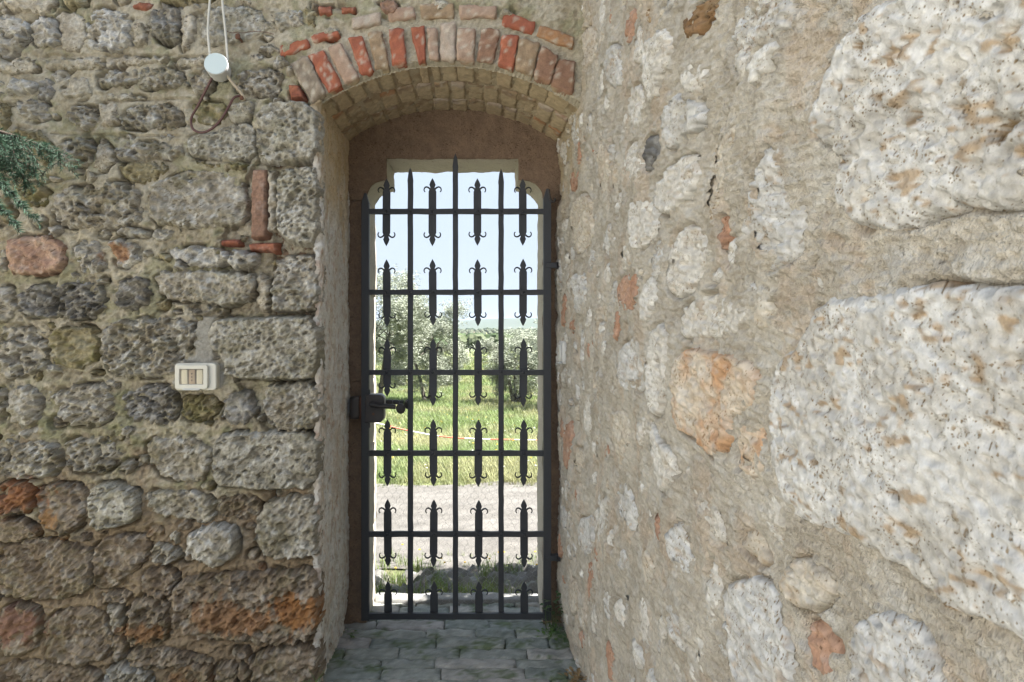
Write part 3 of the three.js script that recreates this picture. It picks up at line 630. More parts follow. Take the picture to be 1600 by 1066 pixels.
function sideMortar(u, v) {
  const d = sideSet.dist(u, v);
  let h = swell(u, v) + 0.0035 * n3(u * 9, v * 9, 101) + 0.003 * n3(u * 24 + v * 9, v * 30, 102) + 0.0025 * n3(u * 14, v * 85, 121) + 0.0022 * n3(u * 60, v * 70, 103) + 0.0014 * n3(u * 130, v * 130, 104);
  h -= 0.006 * sst(0.4, 0.75, n3(u * 42, v * 50, 105)) + 0.012 * sst(0.45, 0.75, n3(u * 16, v * 20, 106)) * sst(-0.02, 0, d);
  h += 0.004 * sst(-0.04, -0.012, d) - 0.002 - 0.022 * sst(-0.011, -0.002, d) * sst(0.0, 0.3, n3(u * 5.5, v * 5.5, 120));
  const b = sst(2.3, 3.0, u); h -= 0.012 * b * sst(0.1, 0.6, n3(u * 7, v * 7, 107));
  let c = mix3(SM, SM2, sst(-0.5, 0.5, n3(u * 6, v * 6, 108) + 0.5 * n3(u * 28, v * 28, 109)));
  c = mix3(c, [0.62, 0.44, 0.30], 0.25 * sst(0.2, 0.6, n3(u * 4.5, v * 3, 110) + 0.5 * n3(u * 21, v * 21, 111)));
  c = mix3(c, [0.64, 0.625, 0.59], 0.5 * sst(0.3, 0.6, n3(u * 12, v * 12, 113) + 0.4 * n3(u * 50, v * 50, 114)));
  c = mix3(c, [0.56, 0.42, 0.22], b * sst(1.9, 2.3, v + 0.2 * n3(u * 6, v * 6, 115)) * 0.6);
  const k = 1 + 0.16 * n3(u * 95, v * 95, 112); return [h, [c[0] * k, c[1] * k, c[2] * k], d < 0.026];
}
{
  const geos = [], bands = [[-2.5, -0.8, 0.05, 0.05], [-0.8, 0.5, 0.014, 0.014], [0.5, 0.7, 0, 0], [0.7, 0.95, 0, 0], [0.95, 1.3, 0, 0], [1.3, 1.8, 0, 0], [1.8, 2.4, 0, 0], [2.4, 3.36, 0, 0]];
  for (const [a, b, cu, cv] of bands) {
    const [du, dv] = cu ? [cu, cv] : cellOf(a * 0.7 + b * 0.3), lo = Math.max(0, EYE - 0.55 * b), hi = Math.min(2.94, EYE + 0.51 * b);
    if (a === -0.8) { geos.push(field(side, span(a, b, cu), span(-0.1, 3.0, cv), sideMortar)); continue; }
    const vs = [...span(-0.1, lo, a > 0 ? 0.016 : 0.04), ...span(lo, hi, dv).slice(1), ...span(Math.min(hi, 2.95), 3.0, a > 0 ? 0.016 : 0.05).slice(1)];
    geos.push(field(side, span(a, b, du), vs, sideMortar));
  }
  part('mortar', mergeGeometries(geos), M.mortar, sideWall);
  const g2 = new THREE.BufferGeometry();   // plain prism, written out
  const P = [[RA + 0.035 + RB * 4.4, 4.4], [RA + 0.035 - RB * ZO, -ZO + 0.04], [4.5, -ZO + 0.04], [4.5, 4.4]], pos = [];
  const quad = (a, b, c, e) => pos.push(...a, ...b, ...c, ...a, ...c, ...e);
  for (let i = 0; i < 4; i++) { const p = P[i], q = P[(i + 1) % 4]; quad([p[0], -0.1, p[1]], [q[0], -0.1, q[1]], [q[0], 2.96, q[1]], [p[0], 2.96, p[1]]); }
  quad([P[0][0], 2.96, P[0][1]], [P[1][0], 2.96, P[1][1]], [P[2][0], 2.96, P[2][1]], [P[3][0], 2.96, P[3][1]]);
  g2.setAttribute('position', new THREE.Float32BufferAttribute(pos, 3)); g2.setAttribute('uv', new THREE.Float32BufferAttribute(pos.filter((_, i) => i % 3 !== 0), 2)); g2.computeVertexNormals();
  part('wall_core', g2, M.limestone, sideWall);
}

// ------------------------------------------------------------------ ground, road, paving
function groundY(x, Z) {
  const K = [[-40, -0.03], [3.5, -0.03], [3.62, -0.12], [4.3, -0.30], [5.0, -0.42], [8.2, -0.48], [25, -1.50], [40, -1.95], [60, -2.15], [100, -2.9], [300, -5.6], [600, -8.2], [1500, -9.8], [2600, -5], [6000, 20]];
  let i = 0; while (i < K.length - 2 && Z > K[i + 1][0]) i++;
  let y = lerp(K[i][1], K[i + 1][1], clamp((Z - K[i][0]) / (K[i + 1][0] - K[i][0])));
  if (Z > 8.4) y += 0.05 * n3(x * 0.3, Z * 0.3, 1) * sst(8.4, 11, Z) + 0.02 * n3(x * 1.1, Z * 1.1, 2) * sst(8.4, 10, Z);
  if (Z > 150) y += sst(150, 900, Z) * (2.0 * n3(x / 260, Z / 400, 4)) + sst(2300, 3600, Z) * (20 + 26 * n3(x / 900, Z / 1500, 7) + 12 * n3(x / 330, Z / 600, 8)) + sst(500, 1100, Z) * (1 - sst(1100, 1700, Z)) * 3.5;
  return y;
}
{
  const xs = [], zs = []; let a = 0, st = 0.1; const half = []; while (a < 3600) { half.push(a); if (a > 1.6) st *= 1.085; a += st; }
  for (const v of half.slice(1).reverse()) xs.push(-v); xs.push(...half);
  for (let z = -14; z < 3.4; z += 0.6) zs.push(z); for (let z = 3.45; z < 9; z += 0.08) zs.push(z); for (let z = 9; z < 40; z += 0.5) zs.push(z); { let z = 40, d = 0.6; while (z < 6000) { zs.push(z); d *= 1.05; z += Math.min(d, 90); } }
  const pos = [], col = [], uv = [], ix = [], nx = xs.length;
  zs.forEach((Z, j) => xs.forEach((x, i) => {
    pos.push(x, groundY(x, Z), -Z); uv.push(x, Z);
    let c;
    if (Z < 3.5) c = mix3([0.46, 0.44, 0.40], [0.39, 0.37, 0.335], sst(-0.4, 0.4, n3(x * 0.8, Z * 0.8, 9)));
    if (Z < 3.5 && Z > 0.2 && x < -0.5) c = mix3(c, mix3([0.13, 0.12, 0.075], [0.10, 0.125, 0.045], sst(-0.3, 0.3, n3(x * 2, Z * 2, 13))), sst(0.2, 0.9, Z + 0.3 * n3(x, Z, 3)) * sst(-0.5, -0.8, x));
    else if (Z < 3.5) ;
    else if (Z < 5.2) c = mix3([0.15, 0.125, 0.08], [0.11, 0.12, 0.05], sst(-0.3, 0.3, n3(x * 3, Z * 3, 10)));
    else if (Z < 70) c = mix3([0.115, 0.145, 0.05], [0.15, 0.165, 0.065], sst(-0.4, 0.4, n3(x * 0.5, Z * 0.35, 11)));
    else {
      const f = n3(Math.floor(x / 90 + 0.4 * n3(x / 300, Z / 300, 1)) * 3.7, Math.floor(Z / (60 + Z * 0.16)) * 2.3, 12);
      c = f > 0.25 ? [0.17, 0.17, 0.07] : f > -0.1 ? [0.115, 0.145, 0.055] : f > -0.45 ? [0.09, 0.105, 0.06] : [0.21, 0.175, 0.12];
      c = mix3(c, [0.045, 0.06, 0.035], Z > 1800 ? 0.93 : sst(900, 1800, Z) * 0.8 * sst(-0.2, 0.4, n3(x / 120, Z / 240, 14)));   // wooded hills
      if (Z < 135) c = [0.165, 0.19, 0.06];
    }
    col.push(...c);
    if (i && j) { const k = j * nx + i; ix.push(k, k - 1, k - nx - 1, k, k - nx - 1, k - nx); }
  }));
  const g = new THREE.BufferGeometry(); g.setAttribute('position', new THREE.Float32BufferAttribute(pos, 3)); g.setAttribute('color', new THREE.Float32BufferAttribute(col, 3)); g.setAttribute('uv', new THREE.Float32BufferAttribute(uv, 2)); g.setIndex(ix); g.computeVertexNormals();
  const m = part('ground', g, mat({ vertexColors: true, bumpMap: T.sand, bumpScale: 0.006 }), scene); m.userData.kind = 'structure';
}
{ // gravel road along the outside of the wall
  const xs = span(-34, 34, 0.14), zs = span(0, 1, 1 / 42), pos = [], col = [], uv = [], ix = [];
  xs.forEach((x, i) => zs.forEach((t, j) => {
    const za = 5.15 + 0.16 * n3(x * 0.9, 1, 20) + 0.05 * n3(x * 4, 1, 21), zb = 8.25 + 0.18 * n3(x * 0.7, 2, 22) + 0.08 * n3(x * 3.5, 2, 23), Z = lerp(za, zb, t);
    pos.push(x, groundY(x, Z) + 0.012 + 0.006 * n3(x * 5, Z * 5, 24), -Z); uv.push(x, Z);
    let c = mix3([0.185, 0.172, 0.155], [0.15, 0.138, 0.122], sst(-0.4, 0.5, n3(x * 1.4, Z * 3.2, 25) + 0.4 * n3(x * 9, Z * 9, 26))); const k = 1 + 0.22 * n3(x * 21, Z * 21, 27); c = [c[0] * k, c[1] * k, c[2] * k];
    col.push(...c); if (i && j) { const n = zs.length, q = i * n + j; ix.push(q, q - n - 1, q - n, q, q - 1, q - n - 1); }
  }));
  const g = new THREE.BufferGeometry(); g.setAttribute('position', new THREE.Float32BufferAttribute(pos, 3)); g.setAttribute('color', new THREE.Float32BufferAttribute(col, 3)); g.setAttribute('uv', new THREE.Float32BufferAttribute(uv, 2)); g.setIndex(ix); g.computeVertexNormals();
  part('road', g, mat({ vertexColors: true, map: T.grain, bumpMap: T.sand, bumpScale: 0.01 }), scene).userData.kind = 'structure';
}
{ // worn paving of the gateway, laid in rows
  const pav = group('threshold_paving', scene); pav.userData.kind = 'structure';
  part('bedding', bx(1.12, 0.10, 1.42, -0.11, -0.066, -2.87), mat({ color: new THREE.Color(0.11, 0.115, 0.07), bumpMap: T.sand, bumpScale: 0.006, map: T.grain }), pav);
  const tone = [[0.42, 0.43, 0.395], [0.37, 0.385, 0.355], [0.46, 0.445, 0.42], [0.32, 0.345, 0.32], [0.47, 0.445, 0.43]];
  let Z = 2.30, row = 0;
  while (Z < 3.50) {
    const dep = rr(0.078, 0.1); let x = -0.66 - rr(0, 0.2);
    while (x < 0.44) {
      const w = rr(0.17, 0.36), A = tone[Math.floor(rnd() * 5)], s = rnd() * 900, x0 = Math.max(x, -0.66), x1 = Math.min(x + w, 0.44);
      if (x1 - x0 > 0.05) {
        const cx = (x0 + x1) / 2, cz = Z + dep / 2, lift = rr(-0.005, 0.005), tx = rr(-0.02, 0.02);
        const g = blockGeo(x1 - x0 - 0.002, 0.05, dep - 0.001, { r: 0.009, amp: 0.005, freq: 13, amp2: 0.0025, seed: s, seg: 0.014,
          colour: (a, b, e) => { const u = cx + a, v = cz - e; let c = mix3(A, [A[0] * 0.72, A[1] * 0.74, A[2] * 0.72], sst(-0.4, 0.5, n3(u * 14, v * 14, s))); c = mix3(c, [0.105, 0.15, 0.055], 0.8 * sst(0.15, 0.6, n3(u * 5, v * 6, 700) * 0.7 + n3(u * 30, v * 30, 701) * 0.5 + (cx > 0.28 ? 0.18 : 0))); const k = 1 + 0.15 * n3(u * 70, v * 70, s); return [c[0] * k, c[1] * k, c[2] * k]; } });
        g.rotateZ(tx); g.translate(cx, -0.025 + lift, -cz); part('paver', g, M.brick, pav);
      }
      x += w;
    }
    Z += dep; row++;
  }
  const g = blockGeo(0.85, 0.10, 0.11, { r: 0.012, amp: 0.006, amp2: 0.003, seed: 42, seg: 0.03, colour: (a, b, e) => mix3([0.30, 0.295, 0.28], [0.23, 0.225, 0.21], sst(-0.3, 0.4, n3(a * 12, b * 12, e * 12))) }); g.translate(-0.105, -0.035, -3.555); part('sill_stone', g, M.brick, pav);
}

// ------------------------------------------------------------------ wrought-iron gate
const ZG = 3.2, gx = (px) => (px - CX) / F * ZG, gy = (py) => EYE - (py - CY) / F * ZG;
const gate = thing('iron_gate', 'dark wrought-iron gate of bars and fleur-de-lis spikes closing the archway', 'gate');
gate.position.set(0, 0, -ZG);
{
  const barGeo = (w, h, d, b = 0.002) => { const s = poly([[-w / 2 + b, -h / 2 + b], [w / 2 - b, -h / 2 + b], [w / 2 - b, h / 2 - b], [-w / 2 + b, h / 2 - b]]); const g = new THREE.ExtrudeGeometry(s, { depth: d - 2 * b, bevelEnabled: true, bevelSize: b, bevelThickness: b, bevelSegments: 1 }); g.translate(0, 0, -d / 2 + b); return g; };
  const wobble = (g, s, a = 0.0012) => { const p = g.attributes.position; for (let i = 0; i < p.count; i++) { const x = p.getX(i), y = p.getY(i), z = p.getZ(i); p.setXYZ(i, x + a * n3(x * 30, y * 9, s), y + a * n3(x * 9, y * 30, s + 9), z); } g.computeVertexNormals(); return g; };
  const yb = 0.046;
  for (const [px, py] of [[571, 303], [855, 296]]) {      // hanging stile and closing stile, tops cut to a blunt point
    const x = gx(px), t = gy(py), w = 0.0165, s = poly([[-w, yb], [w, yb], [w, t - 0.045], [w * 0.2, t], [-w * 0.2, t], [-w, t - 0.045]]);
    const g = new THREE.ExtrudeGeometry(s, { depth: 0.026, bevelEnabled: true, bevelSize: 0.0015, bevelThickness: 0.0015, bevelSegments: 1 }); g.translate(x, 0, -0.014); part('stile', g, M.iron, gate);
  }
  const rails = [331, 457, 582, 708, 834, 962].map(gy), xl = gx(571), xr = gx(855);
  rails.forEach((y, i) => { const L = xr - xl - 0.036, h = i === 5 ? 0.028 : 0.025; const g = new THREE.BoxGeometry(L, h, 0.014, 40, 1, 1); g.translate((xl + xr) / 2, y, 0.006); part('rail', wobble(g, i * 7), M.iron, gate); });
  for (const [px, top] of [[641, 262], [711.5, 240], [783, 264]]) {
    const x = gx(px), t = gy(top), y0 = rails[5] + 0.015, w = 0.0105, n = 46, pts = [];
    const left = [], right = []; for (let i = 0; i <= n; i++) { const y = lerp(y0, t - 0.075, i / n), o = 0.0012 * n3(px, y * 12, 4); left.push([-w + o, y]); right.push([w + o, y]); }
    left.push([-w * 1.1, t - 0.06], [-w * 0.62, t - 0.02]); right.push([w * 1.1, t - 0.06], [w * 0.62, t - 0.02]);
    const s = poly([...left, [0, t], ...right.reverse()]);
    const g = new THREE.ExtrudeGeometry(s, { depth: 0.014, bevelEnabled: true, bevelSize: 0.002, bevelThickness: 0.002, bevelSegments: 1 }); g.translate(x, 0, -0.017); part('spiked_bar', g, M.iron, gate);
  }
  // short flat pieces ending in a fleur-de-lis
  const tip = (y, dir) => [[0.0125, y - dir * 0.002], [0.0085, y + dir * 0.006], [0.0135, y + dir * 0.020], [0.0085, y + dir * 0.034], [0, y + dir * 0.050], [-0.0085, y + dir * 0.034], [-0.0135, y + dir * 0.020], [-0.0085, y + dir * 0.006], [-0.0125, y - dir * 0.002]];
  function fleur(up, down, seed) {
    const w = 0.017, pts = [];
    if (down) pts.push([-w, -down + 0.012], [-w, up - 0.012]); else pts.push([-w, 0.012], [-w, up - 0.012]);
    pts.push(...tip(up, 1).reverse(), [w, up - 0.012]);
    if (down) { pts.push([w, -down + 0.012], ...tip(-down, -1)); } else pts.push([w, 0.012]);
    const geos = [new THREE.ExtrudeGeometry(poly(pts), { depth: 0.006, bevelEnabled: true, bevelSize: 0.0012, bevelThickness: 0.0012, bevelSegments: 1 })];
    const curl = (y, dir, sx, drop) => {
      const C = [[0.008, -0.004], [0.018, 0.006], [0.027, 0.010], [0.0355, 0.007], [0.0395, -0.002], [0.0375, -0.0105], [0.034, -0.013]].map(([a, b]) => new THREE.Vector3(sx * a * drop, y + dir * b, 0.003));
      const c = new THREE.CatmullRomCurve3(C), t = new THREE.TubeGeometry(c, 18, 0.0042, 6, false), p = t.attributes.position;
      for (let i = 0; i < p.count; i++) { const k = Math.floor(i / 7), f = 1.15 - 0.55 * k / 18, q = c.getPoint(Math.min(1, k / 18)); p.setXYZ(i, q.x + (p.getX(i) - q.x) * f, q.y + (p.getY(i) - q.y) * f, 0.003 + (p.getZ(i) - 0.003)); }
      t.computeVertexNormals(); return t.toNonIndexed();
    };
    const j = () => 1 + 0.09 * (rnd() - 0.5);
    geos.push(curl(up, 1, 1, j()), curl(up, 1, -1, j())); if (down) geos.push(curl(-down, -1, 1, j()), curl(-down, -1, -1, j()));
    return mergeGeometries(geos);
  }
  const rivet = new THREE.SphereGeometry(0.0075, 10, 6, 0, Math.PI * 2, 0, Math.PI / 2); rivet.rotateX(Math.PI / 2);
  rails.forEach((y, i) => [604.5, 676.5, 747, 818].forEach((px, k) => {
    const m = part('fleur_bar', i === 5 ? fleur(0.108, 0, 0) : fleur(rr(0.104, 0.109), i === 2 && k === 0 ? 0.064 : rr(0.106, 0.112), 0), M.iron, gate);
    m.position.set(gx(px + (i - 2) * 0.5), y, -0.011); m.rotation.z = rr(-0.008, 0.008);
    if (i < 5) { const r = part('rivet', rivet, M.iron, m); r.position.set(0, 0, 0.023); }
  }));
  [641, 711.5, 783].forEach((px) => rails.slice(0, 5).forEach((y) => { const r = part('rivet', rivet, M.iron, gate); r.position.set(gx(px), y, 0.0125); }));
  // lock case, keyhole, levers
  const lx0 = gx(572.5), lx1 = gx(599.5), ly0 = gy(658.5), ly1 = gy(617.5), ra = 0.022, s = new THREE.Shape();
  s.moveTo(lx0, ly0); s.lineTo(lx1 - ra, ly0); s.absarc(lx1 - ra, ly0 + ra, ra, -Math.PI / 2, 0, false); s.lineTo(lx1, ly1 - ra); s.absarc(lx1 - ra, ly1 - ra, ra, 0, Math.PI / 2, false); s.lineTo(lx0, ly1);
  const cg = new THREE.ExtrudeGeometry(s, { depth: 0.022, bevelEnabled: true, bevelSize: 0.003, bevelThickness: 0.003, bevelSegments: 2 }); cg.translate(0, 0, 0.0); const lock = part('lock_case', cg, M.ironWorn, gate);
  const bk = cg.clone(); bk.translate(0.004, 0.004, -0.02); part('lock_back_plate', bk, M.wire, lock);
  const kh = new THREE.CylinderGeometry(0.006, 0.006, 0.004, 14); kh.rotateX(Math.PI / 2); kh.translate(gx(584.5), gy(646), 0.0265); part('keyhole', kh, M.rust, lock);
  const lever = (z, dx, dy) => { const c = new THREE.CatmullRomCurve3([[581, 631], [585, 630], [592, 632.5], [605, 633], [620, 634]].map(([a, b]) => new THREE.Vector3(gx(a + dx), gy(b + dy), z))); const t = new THREE.TubeGeometry(c, 20, 0.0112, 10); const e = new THREE.SphereGeometry(0.0225, 16, 12); e.scale(1, 1.1, 0.8); e.translate(gx(628 + dx), gy(636.5 + dy), z); const h = new THREE.CylinderGeometry(0.015, 0.017, 0.03, 16); h.rotateX(Math.PI / 2); h.translate(gx(583 + dx), gy(632 + dy), z - Math.sign(z) * 0.016); return mergeGeometries([t, e, h].map((g) => g.toNonIndexed())); };
  part('lever_handle', lever(0.052, 0, 0), M.ironWorn, lock); part('lever_handle', lever(-0.045, 9, -3), M.ironWorn, lock);
  for (const [px, py] of [[577, 612], [577, 664]]) { const g = new THREE.BoxGeometry(0.012, 0.022, 0.01); g.translate(gx(px), gy(py), 0.012); part('lock_lug', g, M.iron, gate); }
  // hinge straps clamped round the stile
  for (const py of [415, 871]) { const g = mergeGeometries([barGeo(0.062, 0.026, 0.034), barGeo(0.02, 0.03, 0.03).translate(0.03, 0, 0.002)]); g.translate(gx(862), gy(py), 0.0); part('hinge_strap', g, M.iron, gate); }
  const hk = new THREE.TubeGeometry(new THREE.CatmullRomCurve3([[857, 297], [858, 306], [861, 315], [865, 316], [867, 311]].map(([a, b]) => new THREE.Vector3(gx(a), gy(b), 0.014))), 16, 0.006, 8); part('hook', hk, M.ironWorn, gate);
  // wire netting tied behind the lower half
  const W = [], hx = 0.017, hy = 0.0145; const seg = (a, b) => { const d = new THREE.Vector3().subVectors(b, a), L = d.length(), g = new THREE.CylinderGeometry(0.00042, 0.00042, L, 3, 1, true); g.translate(0, L / 2, 0); g.applyQuaternion(new THREE.Quaternion().setFromUnitVectors(new THREE.Vector3(0, 1, 0), d.normalize())); g.translate(a.x, a.y, a.z); g.deleteAttribute('uv'); W.push(g.toNonIndexed()); };
  const nP = (x, y) => new THREE.Vector3(x + 0.004 * n3(x * 6, y * 6, 1), y + 0.005 * n3(x * 5, y * 5, 2), -0.03 + 0.006 * n3(x * 5, y * 5, 3));
  for (let r = 0; r < 44; r++) for (let c = 0; c < 25; c++) {
    const x = xl + 0.02 + c * hx * 2 + (r % 2 ? hx : 0), y = 0.07 + r * hy * 1.7; if (x > xr - 0.02) continue;
    const a = nP(x, y), b = nP(x, y + hy * 0.8), d = nP(x - hx, y + hy * 1.7), e = nP(x + hx, y + hy * 1.7); seg(a, b); if (d.x > xl) seg(b, d); if (e.x < xr) seg(b, e);
  }
  const wn = part('wire_netting', mergeGeometries(W), M.wire, gate); wn.userData.kind = 'stuff';
}
{ // keeper that the bolt slides into, fixed to the left jamb
  const k = thing('latch_keeper', 'small dark iron latch keeper let into the jamb beside the gate lock', 'latch');
  k.position.set(gx(554.5), gy(637.5), -ZG + 0.0);
  const g = blockGeo(0.045, 0.105, 0.09, { r: 0.006, amp: 0.001, seed: 5, seg: 0.02 }); g.translate(0, 0, -0.02); part('box', g, M.ironWorn, k);
  const p = blockGeo(0.014, 0.11, 0.03, { r: 0.003, amp: 0.0005, seed: 6, seg: 0.02 }); p.translate(0.026, 0, -0.01); part('strike_plate', p, M.rust, k);
}

// ------------------------------------------------------------------ things fixed to or hanging on the walls
{ // weatherproof socket box
  const t = thing('socket_box', 'cream weatherproof power socket box with a clear flap on the wall', 'socket');
  t.position.set(fu(313.5), fv(587.5), -ZF + 0.016);
  const rb = (w, h, r) => { const s = new THREE.Shape(); s.moveTo(-w / 2 + r, -h / 2); s.lineTo(w / 2 - r, -h / 2); s.absarc(w / 2 - r, -h / 2 + r, r, -Math.PI / 2, 0); s.lineTo(w / 2, h / 2 - r); s.absarc(w / 2 - r, h / 2 - r, r, 0, Math.PI / 2); s.lineTo(-w / 2 + r, h / 2); s.absarc(-w / 2 + r, h / 2 - r, r, Math.PI / 2, Math.PI); s.lineTo(-w / 2, -h / 2 + r); s.absarc(-w / 2 + r, -h / 2 + r, r, Math.PI, Math.PI * 1.5); return s; };
  const ex = (s, d, b, z) => { const g = new THREE.ExtrudeGeometry(s, { depth: d, bevelEnabled: b > 0, bevelSize: b, bevelThickness: b, bevelSegments: 4, curveSegments: 8 }); g.translate(0, 0, z); return g; };
  part('housing', ex(rb(0.150, 0.094, 0.010), 0.030, 0.005, 0), M.plastic, t);
  const fr = rb(0.118, 0.086, 0.008), hole = new THREE.Path(); hole.moveTo(-0.048, -0.031); hole.lineTo(0.048, -0.031); hole.lineTo(0.048, 0.033); hole.lineTo(-0.048, 0.033); hole.closePath(); fr.holes.push(hole);
  const lid = part('flap', ex(fr, 0.008, 0.003, 0.038), M.plastic, t); lid.position.x = -0.010;
  part('clear_window', new THREE.BoxGeometry(0.0955, 0.0635, 0.0015).translate(0, 0.0005, 0.0445), new THREE.MeshPhysicalMaterial({ color: new THREE.Color(0.95, 0.93, 0.88), roughness: 0.08, transmission: 1, thickness: 0, ior: 1.45 }), lid);
  const lever = part('latch_tab', blockGeo(0.068, 0.009, 0.014, { r: 0.003, amp: 0, seg: 0.01 }), M.plasticWhite, t); lever.position.set(-0.010, -0.047, 0.044);
  part('backing', new THREE.BoxGeometry(0.096, 0.064, 0.002).translate(-0.010, 0, 0.037), mat({ color: new THREE.Color(0.11, 0.085, 0.06) }), t);
  const dark = mat({ color: new THREE.Color(0.02, 0.016, 0.014), roughness: 0.7 });
  [[-0.039, M.plastic], [-0.010, mat({ color: new THREE.Color(0.38, 0.29, 0.22), roughness: 0.5 })], [0.019, M.plastic]].forEach(([x, m], i) => {
    const mod = part(i === 1 ? 'socket_outlet' : 'blank_module', blockGeo(0.0235, 0.056, 0.006, { r: 0.0025, amp: 0, seg: 0.01 }), m, t); mod.position.set(x, 0, 0.0405);
    if (i === 1) for (const y of [-0.0125, 0, 0.0125]) { const c = new THREE.CylinderGeometry(0.0026, 0.0026, 0.002, 12).rotateX(Math.PI / 2); part('socket_hole', c, dark, mod).position.set(0, y, 0.0033); }
  });
}
{ // small white switch on the side wall
  const t = thing('wall_switch', 'slim white plastic switch box on the pale wall beside the gate', 'switch');
  const Z = 3.03; t.position.set(RA - RB * Z - 0.004 - swell(Z, 1.28) , EYE - (551 - CY) / F * Z, -Z); t.rotation.y = -Math.PI / 2 + RB;
  part('back_box', blockGeo(0.075, 0.104, 0.03, { r: 0.006, amp: 0, seg: 0.02 }), M.plasticWhite, t);
  part('rocker', blockGeo(0.048, 0.070, 0.010, { r: 0.004, amp: 0, seg: 0.02 }), M.plasticWhite, t).position.z = 0.018;
  part('cover_lip', blockGeo(0.075, 0.010, 0.012, { r: 0.003, amp: 0, seg: 0.02 }), M.plasticWhite, t).position.set(0, -0.046, 0.018);
}
const tube = (pts, r, n = 40, k = 8) => new THREE.TubeGeometry(new THREE.CatmullRomCurve3(pts), n, r, k);
{ // elastic tie hanging from a nail above the picture
  const t = thing('elastic_tie', 'white elastic tie with round grey toggle and brown loop hanging on wall', 'tie');
  const q = (px, py, h) => new THREE.Vector3(fu(px), fv(py), -ZF + h);
  part('white_strand', tube([q(346, -60, 0.05), q(340, -20, 0.06), q(337.5, 20, 0.065), q(335.5, 60, 0.068), q(339, 102, 0.07)], 0.0047), M.cord, t);
  part('white_strand', tube([q(346, -60, 0.05), q(353, -20, 0.06), q(358, 25, 0.065), q(363, 70, 0.068), q(366, 106, 0.07)], 0.0047), M.cord, t);
  const cap = new THREE.LatheGeometry([[0, -0.034], [0.037, -0.034], [0.041, -0.03], [0.0435, 0.028], [0.042, 0.031], [0.0, 0.032]].map(([a, b]) => new THREE.Vector2(a, b)), 36); cap.rotateX(Math.PI / 2); cap.rotateY(0.10); cap.rotateX(-0.13);
  const c = part('toggle', cap, M.plasticWhite, t); c.position.copy(q(353.5, 119, 0.085));
  const face = new THREE.CylinderGeometry(0.0415, 0.0415, 0.002, 36).rotateX(Math.PI / 2).translate(0, 0, 0.0325).rotateY(0.10).rotateX(-0.13); part('toggle_face', face, M.cap, c);
  part('brown_loop', tube([q(344, 130, 0.075), q(331, 150, 0.062), q(316, 172, 0.045), q(305.5, 190, 0.04), q(308, 206, 0.04), q(322, 212, 0.042), q(338, 206, 0.044), q(352, 192, 0.044), q(364, 172, 0.044), q(372, 158, 0.042), q(381, 154, 0.034)], 0.0048, 70), M.rubber, t);
  part('beige_strand', tube([q(365, 128, 0.075), q(374, 141, 0.06), q(382, 150, 0.045), q(386, 158, 0.032), q(383, 159, 0.02)], 0.0055), mat({ color: new THREE.Color(0.44, 0.37, 0.28), roughness: 0.85 }), t);
}
const nail = (px, py, r, L, label, name = 'rusty_nail') => { const g = thing(name, label, 'nail'); g.position.set(fu(px), fv(py), -ZF - 0.02); part('shank', new THREE.CylinderGeometry(r * 0.6, r * 0.5, L + 0.04, 10).rotateX(Math.PI / 2).translate(0, 0, (L + 0.04) / 2), M.rust, g); part('head', blockGeo(r * 2.2, r * 2.4, r * 1.2, { r: r * 0.6, amp: r * 0.2, freq: 60, seg: 0.003 }), M.rust, g).position.z = L + 0.04; };
nail(379, 66, 0.009, 0.035, 'thick rusty nail driven into the stone right of the white strands');
nail(383, 158, 0.007, 0.02, 'rusty hook nail holding the lower end of the elastic tie');
{ // thin wire twisted round the nail and running along the wall
  const q = (px, py, h) => new THREE.Vector3(fu(px), fv(py), -ZF + h);
  tag(part('loose_wire', tube([q(361, 58, 0.055), q(370, 60, 0.05), q(378, 61, 0.06), q(386, 60, 0.05), q(400, 57, 0.045), q(418, 57, 0.04), q(432, 60, 0.038)], 0.0012, 40, 5), M.rust, scene), 'thin loose wire twisted around the thick rusty nail', 'wire');
}

